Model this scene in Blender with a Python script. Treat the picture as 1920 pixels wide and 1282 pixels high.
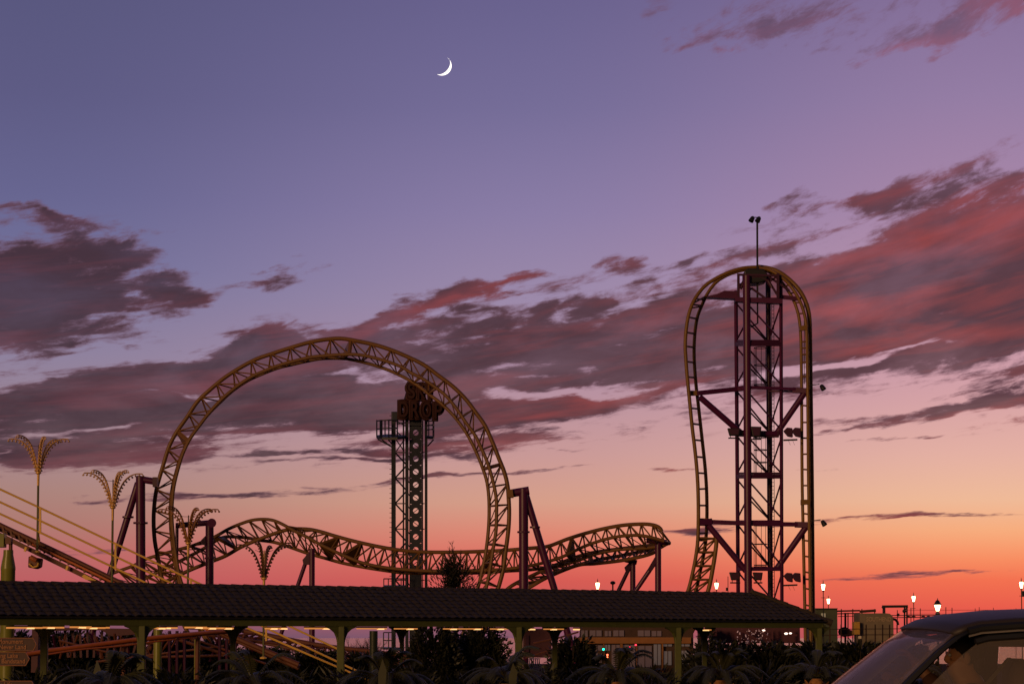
import bpy, math, random
from mathutils import Vector, Matrix
R = math.radians
random.seed(7)
for o in list(bpy.data.objects): bpy.data.objects.remove(o)
scene = bpy.context.scene
COL = scene.collection

# ---------------------------------------------------------------- camera
F = 3900.0; TILT = R(3.5); HOR = 1194.0; EYE = 1.43
Y0 = HOR - F*math.tan(TILT)
cam_d = bpy.data.cameras.new('camera'); cam = bpy.data.objects.new('camera', cam_d); COL.objects.link(cam)
cam.location = (0, 0, EYE); cam.rotation_euler = (R(90)+TILT, 0, 0)
cam_d.sensor_width = 36; cam_d.lens = F/1920*36; cam_d.shift_y = (Y0-641)/1920
cam_d.clip_start = 0.2; cam_d.clip_end = 20000
scene.camera = cam
scene.render.resolution_x = 1024; scene.render.resolution_y = 683
scene.view_settings.view_transform = 'Standard'; scene.view_settings.look = 'None'
scene.view_settings.exposure = 0; scene.view_settings.gamma = 1

def ray(px, py):
    cx = (px-960)/F; cy = (Y0-py)/F
    return Vector((cx, math.cos(TILT)-cy*math.sin(TILT), math.sin(TILT)+cy*math.cos(TILT)))
def P(px, py, Y):
    d = ray(px, py); return Vector((0, 0, EYE)) + d*(Y/d.y)
def AV(px, py):
    d = ray(px, py); return math.atan2(d.x, d.y), d.z/math.hypot(d.x, d.y)
def lin(c):
    return tuple(((v/255)/12.92 if v/255 <= .04045 else ((v/255+.055)/1.055)**2.4) for v in c)

# ---------------------------------------------------------------- dusk sky (world)
world = bpy.data.worlds.new('World'); scene.world = world; world.use_nodes = True
wt = world.node_tree; wt.nodes.clear()
def wn(t): return wt.nodes.new(t)
def put(sock, v):
    if hasattr(v, 'is_output'): wt.links.new(v, sock)
    else: sock.default_value = v
def W(op, a, b=None, c=None, clamp=False):
    n = wn('ShaderNodeMath'); n.operation = op; n.use_clamp = clamp
    put(n.inputs[0], a)
    if b is not None: put(n.inputs[1], b)
    if c is not None: put(n.inputs[2], c)
    return n.outputs[0]
def SS(v, a, b):
    n = wn('ShaderNodeMapRange'); n.interpolation_type = 'SMOOTHSTEP'
    put(n.inputs[0], v); n.inputs[1].default_value = a; n.inputs[2].default_value = b
    return n.outputs[0]
def MIX(f, a, b):
    n = wn('ShaderNodeMix'); n.data_type = 'RGBA'
    put(n.inputs[0], f)
    for s, v in ((n.inputs[6], a), (n.inputs[7], b)):
        put(s, v if hasattr(v, 'is_output') else (*v, 1))
    return n.outputs[2]
tc = wn('ShaderNodeTexCoord'); sx = wn('ShaderNodeSeparateXYZ'); wt.links.new(tc.outputs['Generated'], sx.inputs[0])
dx, dy, dz = sx.outputs
az = W('ARCTAN2', dx, dy)
hyp = W('MAXIMUM', W('SQRT', W('ADD', W('MULTIPLY', dx, dx), W('MULTIPLY', dy, dy))), .001)
vv = W('DIVIDE', dz, hyp)
VMAX = 1.2
def ramp(stops):
    n = wn('ShaderNodeValToRGB'); put(n.inputs[0], W('DIVIDE', W('ADD', vv, .02), VMAX, clamp=True))
    cr = n.color_ramp; cr.interpolation = 'B_SPLINE' if False else 'LINEAR'
    pts = sorted([((AV(960, y)[1]+.02)/VMAX if y is not None else 1.0, c) for y, c in stops])
    pts = [(max(0, min(1, p)), c) for p, c in pts]
    cr.elements[0].position = pts[0][0]; cr.elements[0].color = (*lin(pts[0][1]), 1)
    cr.elements[1].position = pts[-1][0]; cr.elements[1].color = (*lin(pts[-1][1]), 1)
    for p, c in pts[1:-1]:
        e = cr.elements.new(p); e.color = (*lin(c), 1)
    return n.outputs[0]
rl = ramp([(1210,(92,74,98)),(1180,(122,80,100)),(1150,(158,86,96)),(1090,(186,93,98)),(1040,(183,103,104)),(990,(172,118,112)),(930,(168,128,122)),(860,(163,132,138)),(670,(138,126,156)),(520,(112,110,152)),(380,(100,98,142)),(200,(91,88,130)),(0,(86,84,124)),(None,(52,55,90))])
rm = ramp([(1210,(112,84,106)),(1180,(146,90,106)),(1150,(190,88,88)),(1090,(210,88,84)),(1050,(220,106,94)),(1000,(220,132,114)),(940,(212,156,136)),(850,(198,150,150)),(700,(172,138,160)),(560,(154,135,168)),(400,(136,122,164)),(200,(115,106,150)),(0,(103,95,140)),(None,(58,56,92))])
rr = ramp([(1200,(205,80,76)),(1150,(228,86,74)),(1090,(240,110,80)),(1050,(245,140,98)),(1000,(244,170,124)),(940,(236,184,152)),(860,(226,174,162)),(760,(212,160,164)),(700,(204,154,166)),(560,(186,144,168)),(400,(166,132,166)),(200,(146,122,162)),(0,(130,108,150)),(None,(70,60,92))])
sky = MIX(SS(az, .0, .24), MIX(SS(az, -.24, .03), rl, rm), rr)

# clouds in (azimuth, elevation) space, streaks converging on the horizon
tilted = W('MULTIPLY', vv, W('SUBTRACT', 1.0, W('MULTIPLY', az, 1.15)))
lw = W('LOGARITHM', W('MAXIMUM', W('ADD', tilted, .03), .005), 2.71828)
def XYZ(a, b, c=0.0):
    n = wn('ShaderNodeCombineXYZ'); put(n.inputs[0], a); put(n.inputs[1], b); put(n.inputs[2], c); return n.outputs[0]
def NOISE(vec, scale, detail, rough=.55, dist=0, out=0):
    n = wn('ShaderNodeTexNoise'); n.noise_dimensions = '3D'; put(n.inputs['Vector'], vec)
    n.inputs['Scale'].default_value = scale; n.inputs['Detail'].default_value = detail
    n.inputs['Roughness'].default_value = rough; n.inputs['Distortion'].default_value = dist
    return n.outputs[out]
nv = XYZ(W('MULTIPLY', az, 9.0), W('MULTIPLY', lw, 4.2), .3)
nbig = NOISE(nv, 1.6, 9, .58, .35)
nfine = NOISE(XYZ(W('MULTIPLY', az, 38.0), W('MULTIPLY', lw, 22.0), 3.1), 1.4, 8, .66, .3)
warp = NOISE(XYZ(W('MULTIPLY', az, 14.0), W('MULTIPLY', lw, 5.0), 7.7), 1.5, 4, .5, 0, 1)
ws = wn('ShaderNodeSeparateXYZ'); wt.links.new(warp, ws.inputs[0])
wa = W('ADD', az, W('MULTIPLY', W('SUBTRACT', ws.outputs[0], .5), .060))
wv = W('ADD', vv, W('MULTIPLY', W('MULTIPLY', W('SUBTRACT', ws.outputs[1], .5), .20), vv))
cvec = XYZ(wa, wv)
def field(blobs, grow=1.35):
    acc = None
    for b in blobs:
        x, y, hw, hh, rot = b[:5]; wgt = b[5] if len(b) > 5 else 1.0
        a0, v0 = AV(x, y)
        mp = wn('ShaderNodeMapping'); mp.vector_type = 'TEXTURE'; wt.links.new(cvec, mp.inputs[0])
        mp.inputs[1].default_value = (a0, v0, 0); mp.inputs[2].default_value = (0, 0, R(rot))
        mp.inputs[3].default_value = (hw*grow/F, hh*grow/F, 1)
        g = wn('ShaderNodeTexGradient'); g.gradient_type = 'SPHERICAL'; wt.links.new(mp.outputs[0], g.inputs[0])
        acc = W('MULTIPLY_ADD', g.outputs['Fac'], wgt, acc if acc is not None else 0.0)
    return acc
CLOUDS = [(2300,330,420,120,20,1.3),(2250,520,420,90,14,1.4),(2800,300,420,110,20,1.1),(2350,720,400,24,8,1.2),(-250,540,260,80,4,1.5),(-350,780,420,70,4,1.4),(-800,700,420,90,2,1.1),(1010,610,420,80,8,.62),(1230,640,330,110,10,.55),(760,640,300,60,8,.5),(300,690,420,60,9,.5),(480,860,420,24,2,.45),(980,780,420,60,3,.45),(100,470,230,70,4,.5),(1560,420,260,50,12,.42),(1740,690,330,36,6,.6),(330,738,150,13,8,-1.7),(90,778,150,10,8,-1.3),(210,806,120,7,6,-1.1),(1020,742,190,12,6,-1.6),(1150,648,130,12,14,-1.0),(1700,668,220,10,8,-1.3),(1580,690,150,8,6,-1.0),(1100,690,120,10,6,-.8),(1340,668,90,14,14,-.9),(640,708,140,8,6,-.8),(820,640,120,10,8,-.7),(180,610,120,8,8,-.7),(560,850,260,6,2,.9),(1010,700,150,9,6,-.7),(1680,600,300,8,8,-.6),(250,650,200,6,8,.6),(50,398,80,14,-4,.8),(130,440,110,30,-14,1),(215,480,100,22,-14,.8),(60,500,170,40,5,1.2),(150,560,230,50,6,1.6),(20,590,220,60,0,1.4),(340,543,62,26,-12,1.1),(40,640,190,32,8,1),
 (414,436,26,14,0,.85),(525,512,78,15,6,.9),
 (110,850,300,34,6,1.5),(90,780,330,55,6,1.4),(250,725,330,42,9,1.4),(430,680,280,30,10,1.4),(560,720,330,40,8,1.3),(420,780,330,44,4,1.3),(650,760,300,40,3,1.3),
 (600,630,200,18,12,1.1),(720,592,140,18,10,1.1),(860,548,60,19,16,1.1),(960,520,80,12,8,1),(690,645,130,22,4,.9),
 (880,650,200,30,6,1.0),(1010,700,300,36,4,1.5),(1040,645,170,20,4,.8),(870,600,150,12,12,.6),(900,750,280,34,3,1.2),(860,790,270,22,2,1.1),(1010,770,150,12,3,.7),(1120,745,130,8,8,.7),
 (1010,590,40,12,22,.8),(1120,580,55,16,14,.9),(1160,490,40,20,0,.9),(1215,508,45,13,20,.8),(1300,475,50,15,15,.9),(1400,470,110,24,8,.8),(1240,590,110,28,16,1.1),(1200,630,190,28,10,1.0),(1230,672,220,34,4,1.3),(1400,650,200,44,5,1.1),(1330,720,160,14,2,.6),
 (1480,392,52,15,4,.9),(1630,372,62,26,-8,.9),(1730,350,100,26,14,.7),(1880,320,90,26,14,1),(1800,350,120,16,14,.6),
 (1860,430,240,80,18,1.7),(1720,500,260,75,16,1.7),(1560,560,220,70,12,1.6),(1750,590,380,60,8,1.7),(1640,650,380,38,6,1.4),(1480,510,90,40,14,.9),(1620,700,230,22,5,1.1),(1850,660,200,20,8,1.0),
 (1880,730,120,26,12,1.3),(1840,765,190,17,8,1.3),(1700,775,120,11,4,1),(1620,800,90,6,6,.8),(1680,822,90,5,4,.8),
 (900,826,190,13,2,1.2),(560,845,120,8,2,1),(700,862,300,5,3,1),(920,842,110,6,3,.7),
 (560,918,190,7,4,1),(860,892,200,4,4,.9),(170,940,70,4,2,.8),(1290,884,70,4,2,.7),(400,930,160,5,3,.8),
 (1310,993,70,8,-2,1.1),(1560,977,330,3.5,2,.7),(1730,1076,160,4,2,1.1),(1600,1084,130,3,1,.8),(1500,880,120,3,1,.3),(150,1035,70,5,3,.7),
 (1480,40,260,60,-4,.5),(1350,106,46,16,-6,.85),(1690,88,160,32,6,1.0),(1740,60,50,40,-30,.5),(1870,15,110,40,0,1.1),(1640,20,240,40,0,.4),(1290,60,120,18,-3,.4)]
REDS = [(1690,105,130,18,4),(1350,110,50,18,0),(1870,10,120,40,0),(960,520,90,14,8),(870,562,80,16,14),(720,600,160,20,10,.8),(330,720,200,24,8,.7),(600,640,120,16,12,.6),
 (1600,490,130,30,16),(1850,400,170,45,18),(1700,570,260,26,6,.7),(1720,640,260,22,4,.8),(1550,600,140,24,10,.7),(130,870,260,18,6),(400,820,260,16,4,.6),(900,832,200,12,2,.8),(1850,790,200,16,4,1.1),(1000,780,120,10,4,.6),
 (1240,600,90,14,14,.6),(830,730,200,24,3,.4),(540,690,200,20,8,.4),(20,650,100,20,10,.6),(1290,884,90,8,0,1),(1600,980,400,10,0,.6),(1100,745,160,12,6,.9)]
cov = W('MULTIPLY', field(CLOUDS), .98); red = field(REDS, 1.5)
nstk = NOISE(XYZ(W('MULTIPLY', az, 11.0), W('MULTIPLY', lw, 17.0), 5.5), 1.3, 7, .62, .5)
dens = W('ADD', W('ADD', cov, W('MULTIPLY', W('SUBTRACT', nstk, .5), 2.5)), W('ADD', W('MULTIPLY', W('SUBTRACT', nbig, .5), 1.9), W('MULTIPLY', W('SUBTRACT', nfine, .5), 3.0)))
gate = SS(cov, .02, .16)
alpha = W('MULTIPLY', SS(dens, .12, 1.05), gate)
alpha = W('MULTIPLY', alpha, W('MULTIPLY_ADD', SS(nbig, .25, .62), .16, .84))
alpha = W('MULTIPLY', alpha, W('SUBTRACT', 1.0, W('MULTIPLY', SS(vv, .2, .29), .34)))
rfac = W('MULTIPLY', W('ADD', red, W('MULTIPLY', W('SUBTRACT', nstk, .48), 2.6)), .8, clamp=True)
dark = MIX(SS(az, -.22, .2), lin((64,42,57)), lin((84,51,64)))
redc = MIX(SS(az, -.22, .2), lin((108,55,68)), lin((146,62,65)))
edge = MIX(SS(dens, .3, 1.3), lin((112,74,92)), dark)
cloudc = MIX(rfac, edge, redc)
front = MIX(alpha, sky, cloudc)
# the sky away from the sunset is a dim blue dome
back = MIX(SS(vv, 0, 1.2), lin((44,38,46)), lin((42,43,66)))
absaz = W('ABSOLUTE', az)
allsky = MIX(SS(absaz, .45, 1.7), front, back)
allsky = MIX(SS(vv, -.01, -.25), allsky, lin((60,40,44)))
nish = wn('ShaderNodeTexSky'); nish.sky_type = 'NISHITA'; nish.sun_disc = False
nish.sun_elevation = R(-1.5); nish.sun_rotation = R(25)
bg = wn('ShaderNodeBackground'); wt.links.new(allsky, bg.inputs[0]); bg.inputs[1].default_value = 1.0
bg2 = wn('ShaderNodeBackground'); wt.links.new(nish.outputs[0], bg2.inputs[0]); bg2.inputs[1].default_value = 0.02
ad = wn('ShaderNodeAddShader'); wt.links.new(bg.outputs[0], ad.inputs[0]); wt.links.new(bg2.outputs[0], ad.inputs[1])
wo = wn('ShaderNodeOutputWorld'); wt.links.new(ad.outputs[0], wo.inputs[0])
world.cycles.sampling_method = 'MANUAL'; world.cycles.sample_map_resolution = 512

# the one low warm lamp: added for the unseen street lamps, behind the camera to the left
street_glow_d = bpy.data.lights.new('street_glow', 'SUN'); street_glow_d.energy = 1.15; street_glow_d.angle = R(12); street_glow_d.color = (1, .56, .24)
street_glow = bpy.data.objects.new('street_glow', street_glow_d); COL.objects.link(street_glow)
street_glow.rotation_euler = Vector((0.62, 1.0, -0.18)).to_track_quat('-Z', 'Y').to_euler()

# ================================================================ helpers
OFF = {}
def tag(o, label=None, cat=None, group=None, kind=None):
    if label: o['label'] = label
    if cat: o['category'] = cat
    if group: o['group'] = group
    if kind: o['kind'] = kind
    return o
def thing(name, label, cat, loc=(0, 0, 0), group=None):
    o = bpy.data.objects.new(name, None); COL.objects.link(o); o.location = loc; o.empty_display_size = .3
    OFF[o.name] = Vector(loc); return tag(o, label, cat, group)
class MB:
    def __init__(s): s.v = []; s.f = []
    def add(s, vs, fs):
        b = len(s.v); s.v += [Vector(v) for v in vs]; s.f += [tuple(i+b for i in f) for f in fs]; return s
    def box(s, c, sz, M=None):
        x, y, z = (k/2 for k in sz)
        vs = [Vector(q) for q in ((-x,-y,-z),(x,-y,-z),(x,y,-z),(-x,y,-z),(-x,-y,z),(x,-y,z),(x,y,z),(-x,y,z))]
        if M: vs = [M @ q for q in vs]
        return s.add([q+Vector(c) for q in vs], [(0,3,2,1),(4,5,6,7),(0,1,5,4),(1,2,6,5),(2,3,7,6),(3,0,4,7)])
    def beam(s, a, b, w, h=None, up=(0, 0, 1)):
        a = Vector(a); b = Vector(b); h = h or w; d = (b-a)
        if d.length < 1e-6: return s
        L = d.length; d.normalize(); u = Vector(up)
        if abs(d.dot(u)) > .98: u = Vector((0, 1, 0))
        r = d.cross(u).normalized(); u = r.cross(d)
        M = Matrix((r, d, u)).transposed()
        return s.box((a+b)/2, (w, L, h), M)
    def tube(s, pts, r, n=8, cap=True):
        pts = [Vector(p) for p in pts]
        if len(pts) < 2: return s
        rs = r if isinstance(r, (list, tuple)) else [r]*len(pts)
        vs = []; N = None
        for i, p in enumerate(pts):
            t = (pts[min(i+1, len(pts)-1)]-pts[max(i-1, 0)])
            if t.length < 1e-9: t = Vector((0, 0, 1))
            t.normalize()
            if N is None:
                N = t.orthogonal().normalized()
            else:
                N = (N-t*N.dot(t))
                N = N.normalized() if N.length > 1e-6 else t.orthogonal().normalized()
            B = t.cross(N)
            for k in range(n):
                a = 2*math.pi*(k+.5)/n; vs.append(p+(N*math.cos(a)+B*math.sin(a))*rs[i])
        fs = []
        for i in range(len(pts)-1):
            for k in range(n):
                fs.append((i*n+k, i*n+(k+1) % n, (i+1)*n+(k+1) % n, (i+1)*n+k))
        if cap:
            fs.append(tuple(range(n))[::-1]); fs.append(tuple((len(pts)-1)*n+k for k in range(n)))
        return s.add(vs, fs)
    def ball(s, c, r, n=8, m=5, sc=(1, 1, 1)):
        vs = [Vector((0, 0, 1))]; fs = []
        for j in range(1, m):
            for k in range(n):
                a = math.pi*j/m; b = 2*math.pi*k/n
                vs.append(Vector((math.sin(a)*math.cos(b), math.sin(a)*math.sin(b), math.cos(a))))
        vs.append(Vector((0, 0, -1)))
        for k in range(n): fs.append((0, 1+k, 1+(k+1) % n)); fs.append((len(vs)-1, 1+(m-2)*n+(k+1) % n, 1+(m-2)*n+k))
        for j in range(m-2):
            for k in range(n): fs.append((1+j*n+k, 1+(j+1)*n+k, 1+(j+1)*n+(k+1) % n, 1+j*n+(k+1) % n))
        return s.add([Vector((v.x*r*sc[0], v.y*r*sc[1], v.z*r*sc[2]))+Vector(c) for v in vs], fs)
    def lathe(s, prof, c=(0, 0, 0), n=12):
        vs = []; fs = []
        for r, z in prof:
            for k in range(n):
                a = 2*math.pi*k/n; vs.append(Vector((r*math.cos(a), r*math.sin(a), z))+Vector(c))
        for i in range(len(prof)-1):
            for k in range(n): fs.append((i*n+k, i*n+(k+1) % n, (i+1)*n+(k+1) % n, (i+1)*n+k))
        fs.append(tuple(range(n))[::-1]); fs.append(tuple((len(prof)-1)*n+k for k in range(n)))
        return s.add(vs, fs)
    def prism(s, outline, d):
        """outline: 3-D points in order, d: thickness vector"""
        n = len(outline); a = [Vector(p) for p in outline]; b = [p+Vector(d) for p in a]
        return s.add(a+b, [tuple(range(n)), tuple(range(2*n-1, n-1, -1))]+[(i, (i+1) % n, n+(i+1) % n, n+i)[::-1] for i in range(n)])
    def sheet(s, rows):
        n = len(rows[0]); vs = [p for r in rows for p in r]
        return s.add(vs, [(i*n+k, i*n+k+1, (i+1)*n+k+1, (i+1)*n+k) for i in range(len(rows)-1) for k in range(n-1)])
    def build(s, name, m, parent=None, label=None, cat=None, group=None, kind=None, smooth=False, bevel=0):
        off = Vector((0, 0, 0))
        if parent is not None: off = OFF.get(parent.name, off)
        me = bpy.data.meshes.new(name); me.from_pydata([v-off for v in s.v], [], s.f); me.update()
        if m: me.materials.append(m)
        if smooth:
            for p in me.polygons: p.use_smooth = True
            try: me.set_sharp_from_angle(angle=R(40))
            except Exception: pass
        o = bpy.data.objects.new(name, me); COL.objects.link(o)
        if parent is not None: o.parent = parent
        OFF[o.name] = off
        if bevel:
            b = o.modifiers.new('bevel', 'BEVEL'); b.width = bevel; b.segments = 2; b.limit_method = 'ANGLE'
        return tag(o, label, cat, group, kind)
def copy_tree(o, parent=None, loc=None, rz=None, scale=None, label=None):
    c = o.copy(); COL.objects.link(c); c.parent = parent
    for ch in list(o.children): copy_tree(ch, c)
    if loc is not None: c.location = loc
    if rz is not None: c.rotation_euler = (0, 0, rz)
    if scale is not None: c.scale = (scale,)*3 if not isinstance(scale, tuple) else scale
    if label: c['label'] = label
    OFF[c.name] = Vector(loc) if loc is not None else Vector((0, 0, 0))
    return c
def text_mesh(name, body, size, depth, m, parent, origin, right, up, label=None, xs=1.0):
    cu = bpy.data.curves.new('t', 'FONT'); cu.body = body; cu.size = size; cu.extrude = depth/2; cu.align_x = 'LEFT'
    cu.offset = size*.018
    to = bpy.data.objects.new('t', cu); COL.objects.link(to); bpy.context.view_layer.update()
    me = bpy.data.meshes.new_from_object(to.evaluated_get(bpy.context.evaluated_depsgraph_get()))
    bpy.data.objects.remove(to); me.name = name
    right = Vector(right).normalized(); up = Vector(up).normalized(); nn = right.cross(up)
    off = OFF.get(parent.name, Vector((0, 0, 0))) if parent else Vector((0, 0, 0))
    for v in me.vertices: v.co = Vector(origin)+right*v.co.x*xs+up*v.co.y+nn*v.co.z-off
    me.materials.clear(); me.materials.append(m)
    o = bpy.data.objects.new(name, me); COL.objects.link(o); o.parent = parent; OFF[o.name] = off
    if label: o['label'] = label
    return o

# ---------------------------------------------------------------- materials
def mat(name, c, rough=.5, metal=0.0, var=.25, scale=6.0, bump=0.0, emit=None, est=0.0, spec=.5, c2=None):
    m = bpy.data.materials.new(name); m.use_nodes = True; t = m.node_tree; b = t.nodes['Principled BSDF']
    b.inputs['Roughness'].default_value = rough; b.inputs['Metallic'].default_value = metal
    b.inputs['Specular IOR Level'].default_value = spec
    tcn = t.nodes.new('ShaderNodeTexCoord'); nz = t.nodes.new('ShaderNodeTexNoise'); nz.inputs['Scale'].default_value = scale
    nz.inputs['Detail'].default_value = 5; t.links.new(tcn.outputs['Object'], nz.inputs['Vector'])
    mx = t.nodes.new('ShaderNodeMix'); mx.data_type = 'RGBA'; t.links.new(nz.outputs[0], mx.inputs[0])
    lo = c2 if c2 else tuple(v*(1-var) for v in c); hi = c if c2 else tuple(min(1, v*(1+var)) for v in c)
    mx.inputs[6].default_value = (*lo, 1); mx.inputs[7].default_value = (*hi, 1)
    t.links.new(mx.outputs[2], b.inputs['Base Color'])
    if bump:
        bp = t.nodes.new('ShaderNodeBump'); bp.inputs['Strength'].default_value = bump
        bp.inputs['Distance'].default_value = .05
        t.links.new(nz.outputs[0], bp.inputs['Height']); t.links.new(bp.outputs[0], b.inputs['Normal'])
    if emit:
        b.inputs['Emission Color'].default_value = (*emit, 1); b.inputs['Emission Strength'].default_value = est
    return m
YEL = mat('yellow_track_paint', (.20, .09, .022), .5, var=.3, scale=1.5)
YEL2 = mat('yellow_lift_paint', (.22, .105, .018), .5, var=.3, scale=1.5)
PUR = mat('purple_steel', (.085, .008, .058), .42, var=.3, scale=2)
PURD = mat('purple_dark_steel', (.055, .007, .036), .45, var=.3, scale=2)
BLUE = mat('dark_blue_steel', (.007, .012, .034), .5, var=.3, scale=3)
BLACKM = mat('black_metal', (.012, .011, .013), .5, scale=5)
OLIVE = mat('olive_green_paint', (.085, .095, .018), .6, var=.3, scale=8)
GREENP = mat('green_pillar_paint', (.22, .22, .035), .35, var=.25, scale=4)
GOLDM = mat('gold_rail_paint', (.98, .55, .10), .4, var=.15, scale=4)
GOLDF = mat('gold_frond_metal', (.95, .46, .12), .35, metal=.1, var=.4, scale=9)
BULB = mat('unlit_bulb_glass', (.85, .55, .30), .15, var=.1)
ORG = mat('orange_track_paint', (.58, .15, .035), .38, var=.3, scale=3)
BRN = mat('rusty_brown_steel', (.16, .05, .025), .55, var=.4, scale=5)
REDS_M = mat('dark_red_sign', (.055, .007, .006), .7, var=.3, scale=3, c2=(.03, .004, .004))
LEAF = mat('dark_leaf', (.015, .016, .007), .55, var=.4, scale=7)
FROND = mat('palm_leaf', (.048, .048, .018), .5, var=.4, scale=5)
TWIG = mat('bare_twig', (.05, .03, .022), .8, var=.3)
BARK = mat('palm_bark', (.42, .19, .06), .8, var=.5, scale=12, bump=.6)
WARMGL = mat('lit_lantern_glass', (.9, .8, .6), .3, emit=(1, .72, .36), est=9.0)
STRIP = mat('lamplit_ceiling_orange', (.8, .4, .15), .4, emit=(1, .36, .08), est=.62, var=.1)
STRIPH = mat('lamplit_ceiling_core', (.9, .6, .3), .4, emit=(1, .58, .22), est=1.4, var=.1)

# ---------------------------------------------------------------- setting
def grid_plane(x0, x1, y0, y1, z, nx=1, ny=1):
    return MB().sheet([[Vector((x0+(x1-x0)*i/nx, y0+(y1-y0)*j/ny, z)) for i in range(nx+1)] for j in range(ny+1)])
asph = mat('asphalt', (.05, .048, .046), .7, scale=30, bump=.3)
pav = mat('park_paving', (.035, .022, .02), .95, scale=3, bump=.2, spec=.05)
soil = mat('dark_soil', (.03, .022, .016), .95, scale=20, bump=.8)
mud = mat('estuary_water', (.03, .028, .035), .16, scale=2, spec=.8)
grid_plane(-300, 300, 52, 176, -.8).build('park_ground', pav, kind='structure')
grid_plane(-9000, 9000, 170, 9000, -2.2).build('sea', mud, kind='structure')
grid_plane(-60, 60, -20, 17.0, 0).build('road', asph, kind='structure')
MB().box((0, 18.6, .01), (120, 3.2, .26)).build('pavement', pav, kind='structure')
grid_plane(-120, 120, 20.2, 34, -.1).build('verge', soil, kind='structure')
MB().sheet([[Vector((x, 34, -.1)) for x in (-120, 120)], [Vector((x, 52, -.8)) for x in (-120, 120)]]).build('planting_bed', soil, kind='structure')

# ---------------------------------------------------------------- moon
mY = 6000.0
mc = P(828.5, 124, mY); mr = 18.6/F*mY
mm = bpy.data.materials.new('moonlit_rock'); mm.use_nodes = True
em = mm.node_tree.nodes['Principled BSDF']; em.inputs['Base Color'].default_value = (.8, .78, .75, 1)
em.inputs['Emission Color'].default_value = (1, .93, .85, 1); em.inputs['Emission Strength'].default_value = 1.6
ax = Vector((math.sin(R(30)), 0, math.cos(R(30))))          # pole axis of the crescent
ex = Vector((math.cos(R(-30)), 0, math.sin(R(-30)))); ex = Vector((math.cos(R(32)), 0, -math.sin(R(32)))); ax = Vector((math.sin(R(32)), 0, math.cos(R(32))))
ey = Vector((0, -1, 0))
rows = []
for j in range(25):
    th = math.pi*j/24; row = []
    for k in range(9):
        ph = R(36)*k/8                              # lit lune, limb to terminator
        row.append(mc+(ax*math.cos(th)+ex*math.sin(th)*math.cos(ph)+ey*math.sin(th)*math.sin(ph))*mr)
    rows.append(row)
MB().sheet(rows).build('moon', mm, label='thin white crescent moon high in the violet sky', cat='moon', smooth=True)

# ================================================================ track builder
def cr(pts, n):
    """Catmull-Rom through pts, resampled to n+1 points equal in arc length"""
    pts = [Vector(p) for p in pts]; dense = []
    for i in range(len(pts)-1):
        p0 = pts[max(i-1, 0)]; p1 = pts[i]; p2 = pts[i+1]; p3 = pts[min(i+2, len(pts)-1)]
        for k in range(12):
            t = k/12; t2 = t*t; t3 = t2*t
            dense.append(.5*((2*p1)+(p2-p0)*t+(2*p0-5*p1+4*p2-p3)*t2+(3*p1-p0-3*p2+p3)*t3))
    dense.append(pts[-1])
    L = [0]
    for a, b in zip(dense, dense[1:]): L.append(L[-1]+(b-a).length)
    out = []; j = 0
    for i in range(n+1):
        s = L[-1]*i/n
        while j < len(L)-2 and L[j+1] < s: j += 1
        seg = L[j+1]-L[j]; t = (s-L[j])/seg if seg else 0
        out.append(dense[j].lerp(dense[j+1], max(0, min(1, t))))
    return out
def track(root, name, S, A, B, bays, rs=.13, rr_=.085, rb=.045, mtl=None, plates=(), sub=4, cross=True, label=None):
    mtl = mtl or YEL
    N = bays*sub
    s, a, b = cr(S, N), cr(A, N), cr(B, N)
    sp = MB().tube(s, rs, 10).build(name, mtl, root, smooth=True, label=label)
    MB().tube(a, rr_, 8).build('rail', mtl, sp, smooth=True)
    MB().tube(b, rr_, 8).build('rail', mtl, sp, smooth=True)
    for i in range(bays+1):
        j = i*sub; k = min(j+sub, N); mb = MB()
        mb.tube([s[j], a[j]], rb, 6); mb.tube([s[j], b[j]], rb, 6); mb.tube([a[j], b[j]], rb*1.1, 6)
        if i < bays:
            mb.tube([s[j], a[k]], rb*.85, 6); mb.tube([s[j], b[k]], rb*.85, 6)
            if cross: mb.tube([a[j], b[k]], rb*.6, 5)
        mb.build('truss_bay', mtl, sp)
    for i in plates:
        j = i*sub; k = min(j+1, N); d = (s[k]-s[max(j-1, 0)]).normalized()*.11
        m = (a[j]+b[j])/2
        MB().prism([s[j]-d, s[j].lerp(a[j], 1.0)-d, m-d, s[j].lerp(b[j], 1.0)-d], d*2).build('joint_plate', mtl, sp)
    return sp
def PP(lst, Y): return [P(x, y, Y) if len(q) == 0 else P(x, y, q[0]) for x, y, *q in lst]
GROUND = -.8
ph = PP([], 1)

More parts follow.
